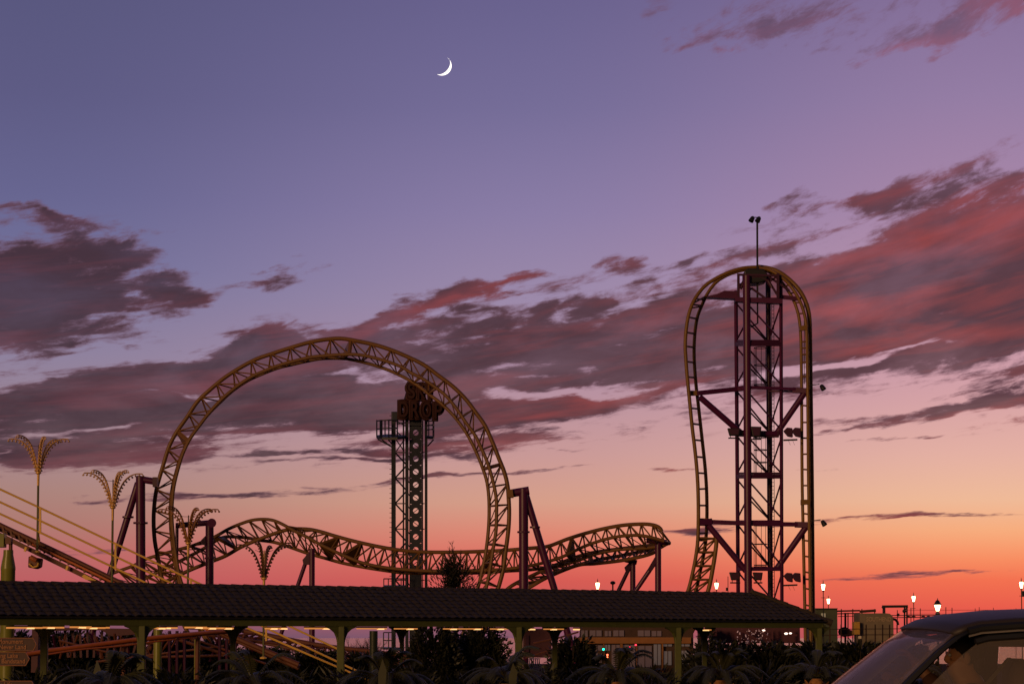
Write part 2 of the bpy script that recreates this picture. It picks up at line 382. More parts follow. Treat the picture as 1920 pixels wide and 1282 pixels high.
# ---------------------------------------------------------------- roller coaster: loop, hill, banked turn
rc_loc = P(640, 1194, 120); rc_loc.z = GROUND
coaster = thing('roller_coaster', 'yellow steel coaster with a big round loop and low hills on purple posts', 'roller coaster', rc_loc)
So = [(430,1256),(385,1230),(352,1185),(332,1140),(315,1105),(304,1085),(296,1045),(290,1012),(288,975),(290,940),(295,910),(306,872),(317,837),(331,810),(351,781.5),(370,753),(395.5,729),(421,708),(449,690),(480,673.5),(510,663),(541,653),(575,643),(606,637),(639,634.5),(673,640),(705.5,647),(736,657),(767,670),(795,684),(821,703),(850,725),(874,749),(892,773),(909,797),(924,830),(935,858),(946,886),(952,912),(954,940),(954.7,963),(953,995),(948,1034),(944,1065),(936,1096),(922,1140),(905,1190),(880,1235),(835,1256)]
Ai = [(455,1240),(412,1222),(385,1190),(360,1140),(347,1108),(338,1085),(331,1050),(326,1012),(322.5,975),(323,940),(326,912),(333,882),(342.5,851),(356.5,822),(375,796),(392,774),(414,750),(440,727.5),(466.5,709),(490.5,697.5),(521,685.5),(549,677.5),(580,670),(606,667),(644,664.5),(673,665),(699,670),(727,678),(753.5,688),(771,699),(793,710),(815,725),(836.5,742),(858,768.5),(871.5,789),(891,816),(902,839),(913,864),(922,893),(928,918),(931,940),(931,963),(930,995),(925,1026),(919,1065),(912.5,1098),(900,1140),(883,1190),(865,1222),(828,1238)]
Bi = [(453,1243),(409,1225),(380,1190),(356,1140),(342,1110),(334,1085),(327,1050),(322,1012),(319.5,975),(320,942),(323,914),(331,882),(340.5,853),(354.5,824),(373,799),(390,777),(412.5,754),(438,731),(465,713),(489,702),(520,690),(549,683),(580,676),(606,672),(644,672),(673,677),(705,685.5),(734,696),(762,709.5),(784,723),(806,740),(826,755),(843,771),(858,788),(876,814),(891,843),(902,869),(911,895),(915,915),(917,940),(917,971),(915,1002),(911,1034),(905,1065),(897,1098),(884,1140),(867,1190),(850,1222),(815,1240)]
def dep(lst, y0, y1):
    n = len(lst); return [(x, y, y0+(y1-y0)*i/(n-1)) for i, (x, y) in enumerate(lst)]
track(coaster, 'loop_track', PP(dep(So, 120.6, 119.6), 0), PP(dep(Ai, 119.8, 118.9), 0), PP(dep(Bi, 121.3, 119.9), 0), 44, rs=.125, rr_=.105, rb=.052, plates=(13, 23, 33), label='large round loop of the track')
# long hill: three tubes rolling over one another
a_t = [(262,1112),(300,1095),(350,1071),(387,1055.6),(422,1042),(452,1025),(485,1011),(514,1000),(543,992),(575,991.5),(600,996),(629,1004.6),(668,1015),(714,1025),(756,1031.5),(800,1034.5),(856,1034.5),(909,1033),(950,1031),(991,1027.5),(1020,1025),(1036,1021),(1064,1010),(1099,999),(1135,990),(1170,984),(1206,982),(1226,984),(1237,989),(1241,996)]
u_t = [(200,1080),(217,1072),(250,1060),(275,1047),(330,1031),(362,1022),(402,1006),(427,992),(450,982),(472,975),(493,973),(512,975),(531,983),(552,995),(579,1008),(604,1022),(652,1044),(685,1056),(735,1065),(809,1070),(895,1069),(950,1066),(1000,1059),(1050,1045),(1100,1022),(1150,1007),(1195,1003),(1225,1008),(1245,1014)]
b_t = [(240,1112),(262,1090),(300,1070),(340,1050),(380,1029),(415,1008),(440,1006),(465,1008),(485,1012),(514,1016),(543,1025),(574.6,1036),(610,1046),(641,1054.6),(683,1063),(736,1071),(762,1073.6),(809,1074),(895,1073.5),(950,1070),(1000,1067),(1053,1059),(1090,1048),(1117,1038),(1160,1030),(1200,1028),(1236,1024),(1257,1017)]
hill = track(coaster, 'hill_track', PP(dep(a_t, 124.4, 124.4), 0), PP(dep(u_t, 123.7, 124.0), 0), PP(dep(b_t, 125.1, 125.2), 0), 46, rs=.115, rr_=.105, rb=.05, plates=(9, 18, 20, 31, 38), label='long low hill of the track rising into a banked turn')
r_s = [(930,1128),(956,1100),(1003,1076),(1053,1054),(1100,1038),(1150,1030),(1200,1024),(1235,1020),(1256,1018)]
r_a = [(965,1118),(991,1102),(1028,1081),(1082,1059.5),(1117,1056),(1167,1050),(1206,1042),(1225,1036),(1228,1034)]
r_b = [(950,1124),(975,1104),(1015,1086),(1060,1066),(1117,1050),(1160,1042),(1190,1036),(1215,1031),(1232,1026)]
track(coaster, 'return_track', PP(r_s, 127.5), PP(r_a, 126.6), PP(r_b, 128.3), 14, rs=.12, rr_=.12, rb=.05, plates=(5, 8), label='return leg of the track below the banked turn')
# lower coil seen under the walkway roof
l_s = [(455,1182),(500,1190),(560,1202),(620,1212),(700,1221),(770,1233)]
l_a = [(400,1186),(460,1198),(530,1212),(600,1226),(680,1238),(760,1246)]
l_b = [(440,1190),(500,1202),(560,1215),(630,1228),(700,1236),(770,1240)]
track(coaster, 'low_track', PP(l_s, 112), PP(l_a, 111.2), PP(l_b, 112.8), 12, rs=.13, rr_=.1, rb=.06, mtl=BRN)

def support(root, name, top, base, r, Y, slant=None, arm=None, flanges=(), disc=None, rsl=None):
    t = P(*top, Y); b = P(*base, Y); dirn = (b-t); b2 = t+dirn*((GROUND-t.z)/dirn.z)
    o = MB().tube([t, b2], r, 14).build(name, PUR, root, smooth=True)
    if slant:
        s0 = P(*slant[0], Y+.1); s1 = P(*slant[1], Y+.4); d = s1-s0; s2 = s0+d*((GROUND-s0.z)/d.z)
        MB().tube([s0, s2], rsl or r*.72, 12).build('raking_leg', PUR, o, smooth=True)
    if arm:
        MB().tube([P(*arm[0], Y), P(*arm[1], Y-(arm[2] if len(arm) > 2 else 0))], arm[3] if len(arm) > 3 else r*1.05, 14).build('cross_arm', PUR, o, smooth=True)
    for fx, fy, fr in flanges:
        c = P(fx, fy, Y); MB().lathe([(fr, -.05), (fr, .05)], c, 14).build('flange', PUR, o)
    MB().lathe([(r*1.8, 0), (r*1.8, .08), (r*1.1, .1)], Vector((b2.x, b2.y, GROUND)), 14).build('base_plate', PURD, o)
    return o
support(coaster, 'support_post', (263.5,893), (264,1100), .27, 119.4, slant=((259,905),(206,1078)), arm=((257,897),(294,903),0,.2), flanges=((263.5,980,.42),), rsl=.2)
MB().lathe([(.33,-.05),(.33,.05)], P(240,969,119.5), 12).build('flange', PUR, coaster)
support(coaster, 'support_post', (393,982), (393,1100), .24, 122.5, arm=((330,985),(399,979),0,.17), flanges=((393,1046,.3),))
MB().tube([P(332,985,122.5), P(331,1120,122.5)], .1, 10).build('support_post', PUR, coaster)
MB().tube([P(397,980,121.9), P(397,980,122.9)], .27, 14).build('arm_end_disc', PUR, coaster)
MB().prism([P(385,1004,122.3), P(377,1012,122.3), P(377,1020,122.3), P(386,1022,122.3)], (0,.3,0)).build('gusset_plate', PURD, coaster)
support(coaster, 'support_post', (585,1028), (585,1100), .17, 123.6, slant=((578,1040),(558,1098)))
MB().prism([P(567,1049,123.5), P(578,1036,123.5), P(584,1038,123.5), P(580,1058,123.5), P(569,1058,123.5)], (0,.3,0)).build('gusset_plate', PURD, coaster)
support(coaster, 'support_post', (981.5,916), (982,1110), .27, 119.0, slant=((986,928),(1040,1106)), arm=((956,925),(992,919),0,.24), flanges=((981.5,997,.36),), rsl=.2)
MB().lathe([(.3,-.05),(.3,.05)], P(1003,988,119.2), 12).build('flange', PUR, coaster)
MB().prism([P(950,917,118.6), P(961,917,118.6), P(963,932,118.6), P(952,932,118.6)], (0,.6,0)).build('clamp_plate', YEL, coaster)
MB().prism([P(286,894,118.9), P(294,894,118.9), P(294,912,118.9), P(286,912,118.9)], (0,.6,0)).build('clamp_plate', PURD, coaster)
support(coaster, 'support_post', (1186.5,1046), (1186.5,1106), .17, 127.5, slant=((1181,1062),(1160,1106)), arm=((1172,1049),(1194,1054),0,.15))
support(coaster, 'support_post', (1234,1014), (1234,1110), .19, 125.0, slant=((1230,1051),(1190,1110)), arm=((1212,1013),(1250,1016),0,.16))
MB().prism([P(1171,1083-20,127.4), P(1180,1054,127.4), P(1184,1060,127.4), P(1176,1078,127.4)], (0,.3,0)).build('gusset_plate', PURD, coaster)
MB().prism([P(1214,1068,124.9), P(1228,1044,124.9), P(1232,1050,124.9), P(1222,1070,124.9)], (0,.3,0)).build('gusset_plate', PURD, coaster)

# ================================================================ lift tower
lt_loc = P(1420, 1194, 115.5); lt_loc.z = GROUND
lift = thing('coaster_lift_tower', 'tall purple lattice lift tower wrapped by yellow ladder-like track, mast on top', 'lift tower', lt_loc)
def down(p0, p1):   # extend a member to the ground
    d = p1-p0; return p0+d*((GROUND-p0.z)/d.z)
cols = {}
for key, xt, xb, Yc, r, ytop, m in (('l', 1380.5, 1384, 116.2, .11, 545, PUR), ('b', 1400.5, 1403, 114.8, .215, 517, PUR), ('r', 1464.5, 1466, 115.3, .10, 520, PUR), ('d', 1441, 1444.5, 116.9, .15, 520, PURD)):
    a, b = P(xt, 640, Yc), P(xb, 1100, Yc); d = a-b
    top = b+d*((P(xt, ytop, Yc).z-b.z)/d.z)
    cols[key] = (b, d)
    MB().tube([top, down(top, b)], r, 4 if key in 'lr' else 12).build('tower_column', m, lift, smooth=(key not in 'lr'))
def C(key, py):
    b, d = cols[key]; Yc = b.y; z = P(1420, py, Yc).z; q = b+d*((z-b.z)/d.z); return q
levels = [562, 645, 727, 812, 893, 977, 1066, 1150]
for i, y in enumerate(levels[:-1]):
    y2 = levels[i+1]; ym = (y+y2)/2
    mb = MB(); heavy = i in (0, 1, 4, 3, 6); w = .17 if heavy else .1
    for k1, k2 in (('l', 'b'), ('b', 'r'), ('r', 'd'), ('d', 'l')): mb.beam(C(k1, y), C(k2, y), w, w*1.3)
    mb.build('ring_beam', PUR if i not in (1, 4) else PURD, lift)
    for k1, k2, ya, yb in (('b', 'r', y+6, y2-6), ('l', 'd', y+6, y2-4), ('r', 'd', y+8, y2-6), ('b', 'l', ym-2, y2-6), ('b', 'd', y+40, y2-2)):
        MB().tube([C(k1, ya), C(k2, yb)], .05, 6).build('diagonal_brace', PURD, lift)
for y in (645, 893): # grated landings
    q = [C(k, y-4) for k in 'lbrd']; cc = sum(q, Vector())/4
    MB().prism([cc+(v-cc)*1.02 for v in (q[0], q[1], q[2], q[3])], (0, 0, .12)).build('landing', PURD, lift)
# ladder with safety cage
lad = MB()
for sx_ in (1447, 1451):
    lad.tube([P(sx_, 570, 116.6), P(sx_+1, 1130, 116.6)], .018, 5)
for k in range(80):
    y = 575+k*7; lad.tube([P(1447, y, 116.6), P(1451, y, 116.6)], .014, 4)
ladder = lad.build('ladder', BLACKM, lift)
for (ya, yb) in ((652, 724), (820, 890), (985, 1062)):
    c1 = MB()
    for k in range(4):
        yy = ya+(yb-ya)*k/3
        if k in (1, 2) and ya != 820: yy = ya+(yb-ya)*(.45 if k == 1 else .96)
        cen = P(1426, yy, 115.9); c1.tube([cen+Vector((math.cos(t)*.36, math.sin(t)*.36, 0)) for t in [2*math.pi*j/16 for j in range(17)]], .025, 5)
    for t in (math.pi, math.pi*1.25, math.pi*1.5, math.pi*1.75, math.pi*.75):
        o_ = Vector((math.cos(t)*.36, math.sin(t)*.36, 0)); c1.tube([P(1426, ya, 115.9)+o_, P(1426, yb, 115.9)+o_], .014, 4)
    c1.build('cage', BLACKM, ladder)
# arms that hold the tracks
def member(name, a, b, w, h, m=PUR): return MB().beam(a, b, w, h).build(name, m, lift, bevel=.02)
member('track_arm', P(1308,737,114.7), P(1384,729,115.6), .2, .26); member('track_arm', P(1384,729,115.6), P(1402,726,115.0), .2, .28)
member('track_arm', P(1402,726,114.8), P(1508,730,115.4), .14, .16); member('track_arm', P(1440,733,116.6), P(1500,734,115.6), .1, .1)
member('track_arm', P(1486,731,115.4), P(1514,733,115.3), .28, .3)
member('track_arm', P(1309,980,114.7), P(1334,977,114.9), .34, .34); member('track_arm', P(1334,978,114.9), P(1402,981,115.0), .2, .24)
member('track_arm', P(1402,981,114.9), P(1510,983,115.4), .2, .24); member('track_arm', P(1490,983,115.4), P(1518,984,115.3), .3, .32)
for a, b, m in (((1312,744,114.8),(1390,812,115.4),PUR), ((1508,737,115.4),(1455,814,115.4),PUR), ((1328,984,114.8),(1399,1070,115.0),PUR), ((1511,988,115.4),(1456,1066,115.4),PUR)):
    MB().tube([P(*a), P(*b)], .17, 12).build('raking_strut', m, lift, smooth=True)
MB().beam(P(1380,812,115.2), P(1460,814,115.3), .3, .34).build('strut_collar', PURD, lift)
MB().prism([P(1326,555,115.2), P(1345,551,115.2), P(1358,545,115.2), P(1384,546,115.2), P(1384,560,115.2), P(1326,557,115.2)], (0, .7, 0)).build('top_arm', PUR, lift)
MB().beam(P(1460,556,115.4), P(1502,561,115.4), .12, .22).build('top_arm', PUR, lift)
MB().beam(P(1378,562,115.0), P(1466,566,115.0), .5, .26).build('top_ring', PUR, lift)
top = MB()
for x in (1384.5, 1458.5):
    for Yq in (114.9, 116.6): top.beam(P(x, 513, Yq), P(x, 560, Yq), .14)
top.beam(P(1384,515,114.9), P(1384,515,116.6), .12); top.beam(P(1459,517,114.9), P(1459,517,116.6), .12); top.beam(P(1384,515,114.9), P(1459,517,114.9), .12); top.beam(P(1384,515,116.6), P(1459,517,116.6), .12)
for a, b in (((1432,512),(1480,545)), ((1440,525),(1462,560)), ((1459,517),(1440,530)), ((1409,540),(1392,560)), ((1409,540),(1436,560)), ((1384,535),(1404,525))): top.beam(P(*a,115), P(*b,115), .11)
top.build('head_frame', PURD, lift)
hd = MB()
hd.prism([P(1396,508,114.9), P(1402,503,114.9), P(1432,504,114.9), P(1440,514,114.9), P(1438,526,114.9), P(1425,530,114.9), P(1408,531,114.9), P(1396,524,114.9)], (0, 1.2, 0))
hd.build('winch_housing', BLACKM, lift, bevel=.06)
MB().tube([P(1388,541,115.0), P(1395,527,115.0), P(1408,521,115.0), P(1425,520,115.0), P(1440,527,115.0), P(1447,539,115.0)], .11, 8).build('chain_guide', PURD, lift)
MB().beam(P(1419.8,412,115.2), P(1420.2,560,115.2), .1).build('mast', BLACKM, lift)
MB().tube([P(1420.2,545,115.2), P(1420.6,606,115.2), P(1408,613,115.2)], .05, 6).build('cable_conduit', BLACKM, lift)
def spot(root, p, d, s=1.0, name='spotlight'):
    d = Vector(d).normalized(); p = Vector(p)
    o = MB().tube([p-d*.16*s, p-d*.08*s, p+d*.2*s, p+d*.24*s], [.09*s, .15*s, .19*s, .19*s], 12).build(name, BLACKM, root, smooth=True); return o
spot(lift, P(1410.5,410,115.1), (-.55,-.2,-1), .8); spot(lift, P(1422.5,410.5,115.1), (-.5,-.3,-.9), .8); 
MB().tube([P(1412,407.5,115.2), P(1423,408,115.2)], .03, 6).build('spotlight_bracket', BLACKM, lift)
for (x, y) in ((1541.5,725), (1543.5,979)):
    s_ = spot(lift, P(x, y, 114.7), (.5,-.3,-.9), .8)
    MB().tube([P(x-27, y-2, 115.1), P(x-5, y-5, 114.8)], .03, 6).build('spotlight_arm', BLACKM, s_)
def flood(x0, x1, y0, y1, Yf, bar=None):
    o = MB().prism([P(x0,y0,Yf), P(x1,y0+.5,Yf), P(x1-2,y1,Yf), P(x0+4,y1,Yf)], (0,.35,0)).build('floodlight', BLACKM, lift, bevel=.03)
    c = MB().prism([P(x0+2,y0+2,Yf-.02), P(x1-2,y0+2,Yf-.02), P(x1-4,y1-2,Yf-.02), P(x0+6,y1-2,Yf-.02)], (0,.03,0)).build('front_glass', PURD, o)
    MB().tube([P(x0+1, y1+5, Yf+.1), P(x1-1, y1+5, Yf+.1)], .04, 6).build('mounting_bar', BLACKM, o)
    for x in (x0+5, x1-4): MB().tube([P(x, y1-1, Yf+.1), P(x, y1+5, Yf+.1)], .02, 5).build('bracket', BLACKM, o)
flood(1364.5, 1388, 802, 816, 114.6); flood(1408, 1428, 799, 818, 114.4)
flood(1368, 1389, 1072, 1087, 114.6); flood(1412, 1430.5, 1072, 1087, 114.4)
for y in (801, 1073):
    for x0, x1 in ((1470, 1486), (1485, 1501)):
        o = MB().prism([P(x0,y+6,114.7), P(x0+6,y,114.7), P(x1,y+1,114.7), P(x1+1,y+18,114.7), P(x0+8,y+16,114.7)], (0,.4,0)).build('floodlight', PURD, lift, bevel=.03)
    MB().beam(P(1469,y+24,114.8), P(1495,y+23,114.8), .1, .09).build('mounting_bar', BLACKM, lift)
    for x in (1478, 1486): MB().tube([P(x+4*math.sin(t), y+24+9*math.sin(t*1.0)*(1 if x else 1), 114.8) for t in [math.pi*j/6 for j in range(7)]], .008, 4).build('cable', BLACKM, lift)
# tracks of the lift
lo = [(1419,501,115.4),(1400,502,115.3),(1382,505.5,115.2),(1361,513,115.1),(1341,523,115),(1323,535,114.9),(1309,551,114.8),(1298.5,569,114.7),(1290.5,593,114.6),(1286,623,114.6),(1284.8,650,114.6),(1286,673,114.6),(1288,701,114.6),(1291,731,114.6),(1294,762,114.6),(1298,802,114.6),(1303,843,114.6),(1307,885,114.6),(1309,924,114.6),(1309.5,967,114.6),(1308.5,1011,114.6),(1304.5,1044,114.6),(1298,1076.5,114.6),(1290,1107,114.6),(1270,1160,114.6),(1236,1215,114.6),(1190,1238,114.6)]
li = [(1419,503,116.4),(1400,505,116.3),(1382,509,116.2),(1363,516,116.1),(1346,526,116),(1334,539,115.9),(1324,555,115.8),(1316,572.5,115.7),(1308,593,115.6),(1303.5,619,115.6),(1301.5,650,115.6),(1302,680.6,115.6),(1305,721,115.6),(1308.5,751.6,115.6),(1313,792,115.6),(1317.5,833,115.6),(1321,865,115.6),(1323.5,895,115.6),(1325,924,115.6),(1325.5,967,115.6),(1323.5,1011,115.6),(1318.5,1044,115.6),(1311.5,1076.5,115.6),(1304.5,1107,115.6),(1284,1160,115.6),(1250,1215,115.6),(1200,1240,115.6)]
oL, iL = cr(PP(lo, 0), 100), cr(PP(li, 0), 100)
dt = MB().tube(oL, .105, 10).build('drop_track', YEL2, lift, smooth=True)
MB().tube(iL, .10, 10).build('rail', YEL2, dt, smooth=True)
def cross_ties(oA, iA, ys, m, parent, r=.055):
    for y in ys:
        z = P(1400, y, 115).z
        a = min(oA, key=lambda q: abs(q.z-z)); b = min(iA, key=lambda q: abs(q.z-z-.06)); MB().tube([a, b], r, 6).build('cross_tie', m, parent)
fine_o, fine_i = cr(PP(lo, 0), 600), cr(PP(li, 0), 600)
cross_ties(fine_o, fine_i, [572,597,625,650,679,708,766,796,826,857,887,917,948,1000], YEL2, dt)
def plate(pts, Y, m, parent, th=.25, nm='joint_plate'): MB().prism([P(x, y, Y) for x, y in pts], (0, th, 0)).build(nm, m, parent)
plate([(1288,732),(1307,732),(1309,741),(1290,741)], 114.9, YEL2, dt); plate([(1307,1006),(1326,1006),(1325,1014),(1306,1014)], 114.9, YEL2, dt); plate([(1308,971),(1326,971),(1326,985),(1308,985)], 114.9, YEL2, dt)
for a, b in (((1301,568),(1322,556)), ((1305,560),(1318,562)), ((1299,577),(1315,575))): MB().tube([P(*a,114.8), P(*b,115.7)], .05, 6).build('cross_tie', YEL2, dt)
sp3 = [(1341,1003,114.9),(1343.5,1011,114.9),(1341.5,1033,114.9),(1336.4,1065.6,114.9),(1327.7,1107,114.9),(1308,1162,114.9),(1268,1226,114.9),(1205,1258,114.9)]
s3 = cr(PP(sp3, 0), 48)
pull = MB().tube(s3, .12, 10).build('pull_out_spine', YEL2, lift, smooth=True)
for k in range(10):
    i = k*4; q = s3[min(i+1, 48)]; z = q.z
    a = min(fine_o, key=lambda v: abs(v.z-z-.0)); b = min(fine_i, key=lambda v: abs(v.z-z)); qq = s3[min(i+5, 24)]
    a2 = min(fine_o, key=lambda v: abs(v.z-qq.z)); b2 = min(fine_i, key=lambda v: abs(v.z-qq.z))
    mb = MB(); mb.tube([q, a], .06, 6); mb.tube([q, b], .06, 6); mb.tube([a, b], .06, 6); mb.tube([q, a2], .05, 6); mb.tube([q, b2], .05, 6); mb.tube([b, a2], .04, 6)
    mb.build('truss_bay', YEL2, pull)
ri = [(1419,504,116.2),(1432,506,116.1),(1448,513,116.0),(1463,526,115.9),(1477,544,115.8),(1488,563,115.7),(1496,586,115.6),(1500,611,115.6),(1502,650,115.6),(1503,740,115.6),(1504,900,115.6),(1506.5,1020,115.6),(1509,1140,115.6),(1511,1262,115.6)]
ro = [(1419,502,115.3),(1440,505,115.3),(1460,516,115.2),(1478,531,115.2),(1492,550,115.1),(1503,572,115.1),(1510,597,115.1),(1512.5,625,115.1),(1513.5,660,115.1),(1514.5,740,115.1),(1516,900,115.1),(1518,1020,115.1),(1519.5,1140,115.1),(1521,1262,115.1)]
rs_ = [(1419,500,115.8),(1442,503,115.8),(1463,511.5,115.7),(1482,526,115.7),(1497,542,115.6),(1508,560,115.6),(1515,580,115.6),(1518,603,115.6),(1519,650,115.6),(1520,740,115.6),(1522,900,115.6),(1523,1020,115.6),(1524,1140,115.6),(1525.5,1262,115.6)]
ut = MB().tube(cr(PP(rs_, 0), 90), .125, 12).build('lift_track', YEL2, lift, smooth=True)
MB().tube(cr(PP(ri, 0), 90), .09, 10).build('rail', YEL2, ut, smooth=True); MB().tube(cr(PP(ro, 0), 90), .09, 10).build('rail', YEL2, ut, smooth=True)
fo, fi = cr(PP(ro, 0), 600), cr(PP(ri, 0), 600)
cross_ties(fo, fi, [533,548,566,587,616,640,652,664,678,705,760,791,821,851,880,910,963,1013,1043,1073,1086,1104,1135], YEL2, ut, .05)
plate([(1500,611),(1514,609),(1514,618),(1500,620)], 115.0, YEL2, ut); plate([(1502,936),(1519,936),(1519,945),(1502,946)], 115.0, YEL2, ut)
MB().tube([P(1508,560,115.8), P(1508,720,115.8)], .02, 4).build('chain', BLACKM, ut)

# ================================================================ drop tower
dY = 136.0
dl = P(780, 1194, dY); dl.z = GROUND
drop = thing('drop_tower', 'slim dark blue lattice drop ride with red letters on top, seen inside the loop', 'drop tower', dl)
def D(x, y, d=0): return P(x, y, dY+d)
def dcol(name, x0, x1, y0, d, w):
    xm = (x0+x1)/2; return MB().beam(D(xm, y0, d), D(xm, 1268, d), (x1-x0)/F*dY, w).build(name, BLUE, drop)
# perforated mast: a ring of quads round every hole
mast = MB(); hw = 11.2; xc = 779.6
holes = [811+24.35*k for k in range(11)]
ys = [786]+[h+12.2 for h in holes[:-1]]+[holes[-1]+12.2]
ys[0] = holes[0]-12.2
def ringpts(cy, y0, y1, dep_):
    n = 24; inn = []; out = []
    for k in range(n):
        a = 2*math.pi*k/n; cx_, sy_ = math.cos(a), math.sin(a)
        inn.append(D(xc+5.1*cx_, cy+5.1*sy_, dep_)); t = min(hw/abs(cx_) if abs(cx_) > 1e-6 else 1e9, ((y1-cy) if sy_ > 0 else (cy-y0))/abs(sy_) if abs(sy_) > 1e-6 else 1e9)
        out.append(D(xc+t*cx_, cy+t*sy_, dep_))
    return inn, out
for h in holes:
    for dep_ in (-.45, .45):
        inn, out = ringpts(h, h-12.2, h+12.2, dep_); n = len(inn)
        mast.add(inn+out, [(k, (k+1) % n, n+(k+1) % n, n+k) for k in range(n)])
for x in (xc-hw, xc+hw): mast.beam(D(x, 782, 0), D(x, holes[-1]+12.2, 0), .03, .92)
mast.beam(D(xc, 786.4, 0), D(xc, 798.8, 0), 2*hw/F*dY, .9)
mast.beam(D(xc, holes[-1]+12.2, 0), D(xc, 1268, 0), 2*hw/F*dY, .9)
mast.build('perforated_mast', BLUE, drop)
for k, h in enumerate(holes):
    s = 1 if k % 2 else -1
    MB().tube([D(xc-8, h-s*6, .1), D(xc+8, h+s*6, .1)], .025, 5).build('inner_brace', BLACKM, drop)
dcol('lattice_column', 734, 742, 772, 0, .3); dcol('lattice_column', 760, 766, 780, -.5, .2); dcol('lattice_column', 755, 758, 786, .5, .1)
dcol('lattice_column', 796.5, 801.5, 782, 0, .2); dcol('lattice_column', 791.8, 793.4, 786, .3, .08)
MB().box(D(741, 781, 0), (.42, .5, .62)).build('motor_box', BLUE, drop, bevel=.04)
lev = [848+23.9*k for k in range(14)]
for k, y in enumerate(lev[:-1]):
    y2 = lev[k+1]
    if k % 2 == 0:
        MB().beam(D(740, y), D(763, y, -.4), .07).build('lattice_bar', BLUE, drop); MB().beam(D(796, y), D(790, y), .06).build('lattice_bar', BLUE, drop)
        MB().tube([D(741, y), D(763, y2, -.4)], .055, 5).build('lattice_bar', BLUE, drop)
    else: MB().tube([D(763, y, -.4), D(741, y2)], .055, 5).build('lattice_bar', BLUE, drop)
    MB().tube([D(763, y, -.4), D(769, y+12)], .03, 5).build('lattice_bar', BLUE, drop)
for a, b in (((743,824),(758,846)), ((758,824),(743,846)), ((743,808),(758,822)), ((744,790),(760,798)), ((744,795),(760,792))): MB().tube([D(*a), D(*b)], .04, 5).build('lattice_bar', BLUE, drop)
lm = MB()
for k in range(36):
    y = 779+k*9.1; lm.tube([D(730.2, y), D(735, y)], .018, 4)
lm.build('step_irons', BLACKM, drop)
def platform(xs_near, xs_far, yf, yt, name):
    fl = [D(x, y, d) for x, y, d in xs_near]
    o = MB().prism(fl, (0, 0, .16)).build(name, BLUE, drop)
    return o
pf = MB().prism([D(706,822,-.6), D(716,824,-1.3), D(745,824,-1.5), D(760,822,-1.2), D(760,820,1.0), D(725,818,1.2), D(706,820,.6)], (0,0,.16)).build('platform', BLUE, drop)
rail = MB()
posts = [(706.5,-.6),(714.5,-1.2),(729,-1.4),(745,-1.4),(706.5,.6),(722,1.1),(745,1.1)]
for x, d in posts: rail.tube([D(x, 820, d), D(x, 787, d)], .045 if x != 714.5 else .1, 6)
for y in (787.5, 803):
    rail.tube([D(745, y, 1.1), D(722, y, 1.1), D(706.5, y+1, .6), D(706.5, y+1.5, -.6), D(714.5, y+.5, -1.2), D(729, y-.5, -1.4), D(745, y-1, -1.4)], .04, 6)
rail.build('railing', BLUE, pf)
br = MB()
for a, b in (((708,823),(735,838)), ((716,824),(736,839)), ((728,824),(735,832))): br.tube([D(*a), D(*b)], .045, 5)
br.build('platform_brace', BLUE, pf)
pf2 = MB().prism([D(798,822,-1.0), D(812,823,-.8), D(814,822,.6), D(799,820,.8)], (0,0,.16)).build('platform', BLUE, drop)
rail = MB()
for x, d in ((804,-.9),(812,-.8),(813.5,.6)): rail.tube([D(x, 821, d), D(x, 789, d)], .04, 6)
for y in (789, 797, 805): rail.tube([D(799, y+1.5, -.9), D(812, y-1, -.8), D(813.5, y, .6), D(799, y, .8)], .035, 5)
rail.build('railing', BLUE, pf2)
MB().tube([D(813,824), D(802,836)], .05, 5).build('platform_brace', BLUE, pf2)
lowp = MB().prism([D(719,1101,-1.2), D(760,1101,-1.2), D(760,1099,.8), D(719,1099,.8)], (0,0,.1)).build('platform', BLUE, drop)
rail = MB()
for x in (719.5,728,740,752,762): rail.tube([D(x,1099,-1.2), D(x,1084,-1.2)], .035, 5)
rail.tube([D(719.5,1084.5,-1.2), D(765,1084.5,-1.2)], .04, 5); rail.build('railing', BLUE, lowp)
lowq = MB().prism([D(717,1217,-1.2), D(735,1217,-1.2), D(735,1215,.8), D(717,1215,.8)], (0,0,.1)).build('platform', BLUE, drop)
rail = MB()
for x in (719,728.5,735): rail.tube([D(x,1216,-1.2), D(x,1185,-1.2)], .04, 5)
for y in (1185,1200): rail.tube([D(719,y,-1.2), D(735,y,-1.2)], .035, 5)
rail.build('railing', BLUE, lowq)
# sign
sgn = MB()
for x in (764, 775, 786, 797, 808): sgn.tube([D(x, 786, .3), D(x, 722, .3)], .05, 5)
sgn.tube([D(764,728,.35), D(752,772,.9)], .04, 5); sgn.tube([D(764,715,.3), D(764,786,.3)], .03, 5)
for y in (738, 752, 770): sgn.tube([D(748, y if y != 738 else y, .3) if y != 738 else D(762,y,.3), D(812, y, .3)], .04, 5)
sign = sgn.build('sign_frame', BLACKM, drop)
u = dY/F
def letter(ch, x0, x1, y0, y1, d=-.9):
    # outlined block letter scaled to its own box, thick like a channel letter
    o = text_mesh('letter', ch, 1.0, .34, REDS_M, sign, D(x0, y1, d), (1, .12, 0), (0, 0, 1))
    me = o.data; off = OFF[o.name]
    xs = [v.co.x for v in me.vertices]; zs = [v.co.z for v in me.vertices]
    tx0, tz0 = (D(x0, y1, d)-off).x, (D(x0, y1, d)-off).z; w = (x1-x0)*u; h = (y1-y0)*u
    a, b, c_, e = min(xs), max(xs), min(zs), max(zs)
    for v in me.vertices:
        v.co.x = tx0+(v.co.x-a)/(b-a)*w; v.co.z = tz0+(v.co.z-c_)/(e-c_)*h
    s = o.modifiers.new('fat', 'SOLIDIFY'); s.thickness = .17; s.offset = 1
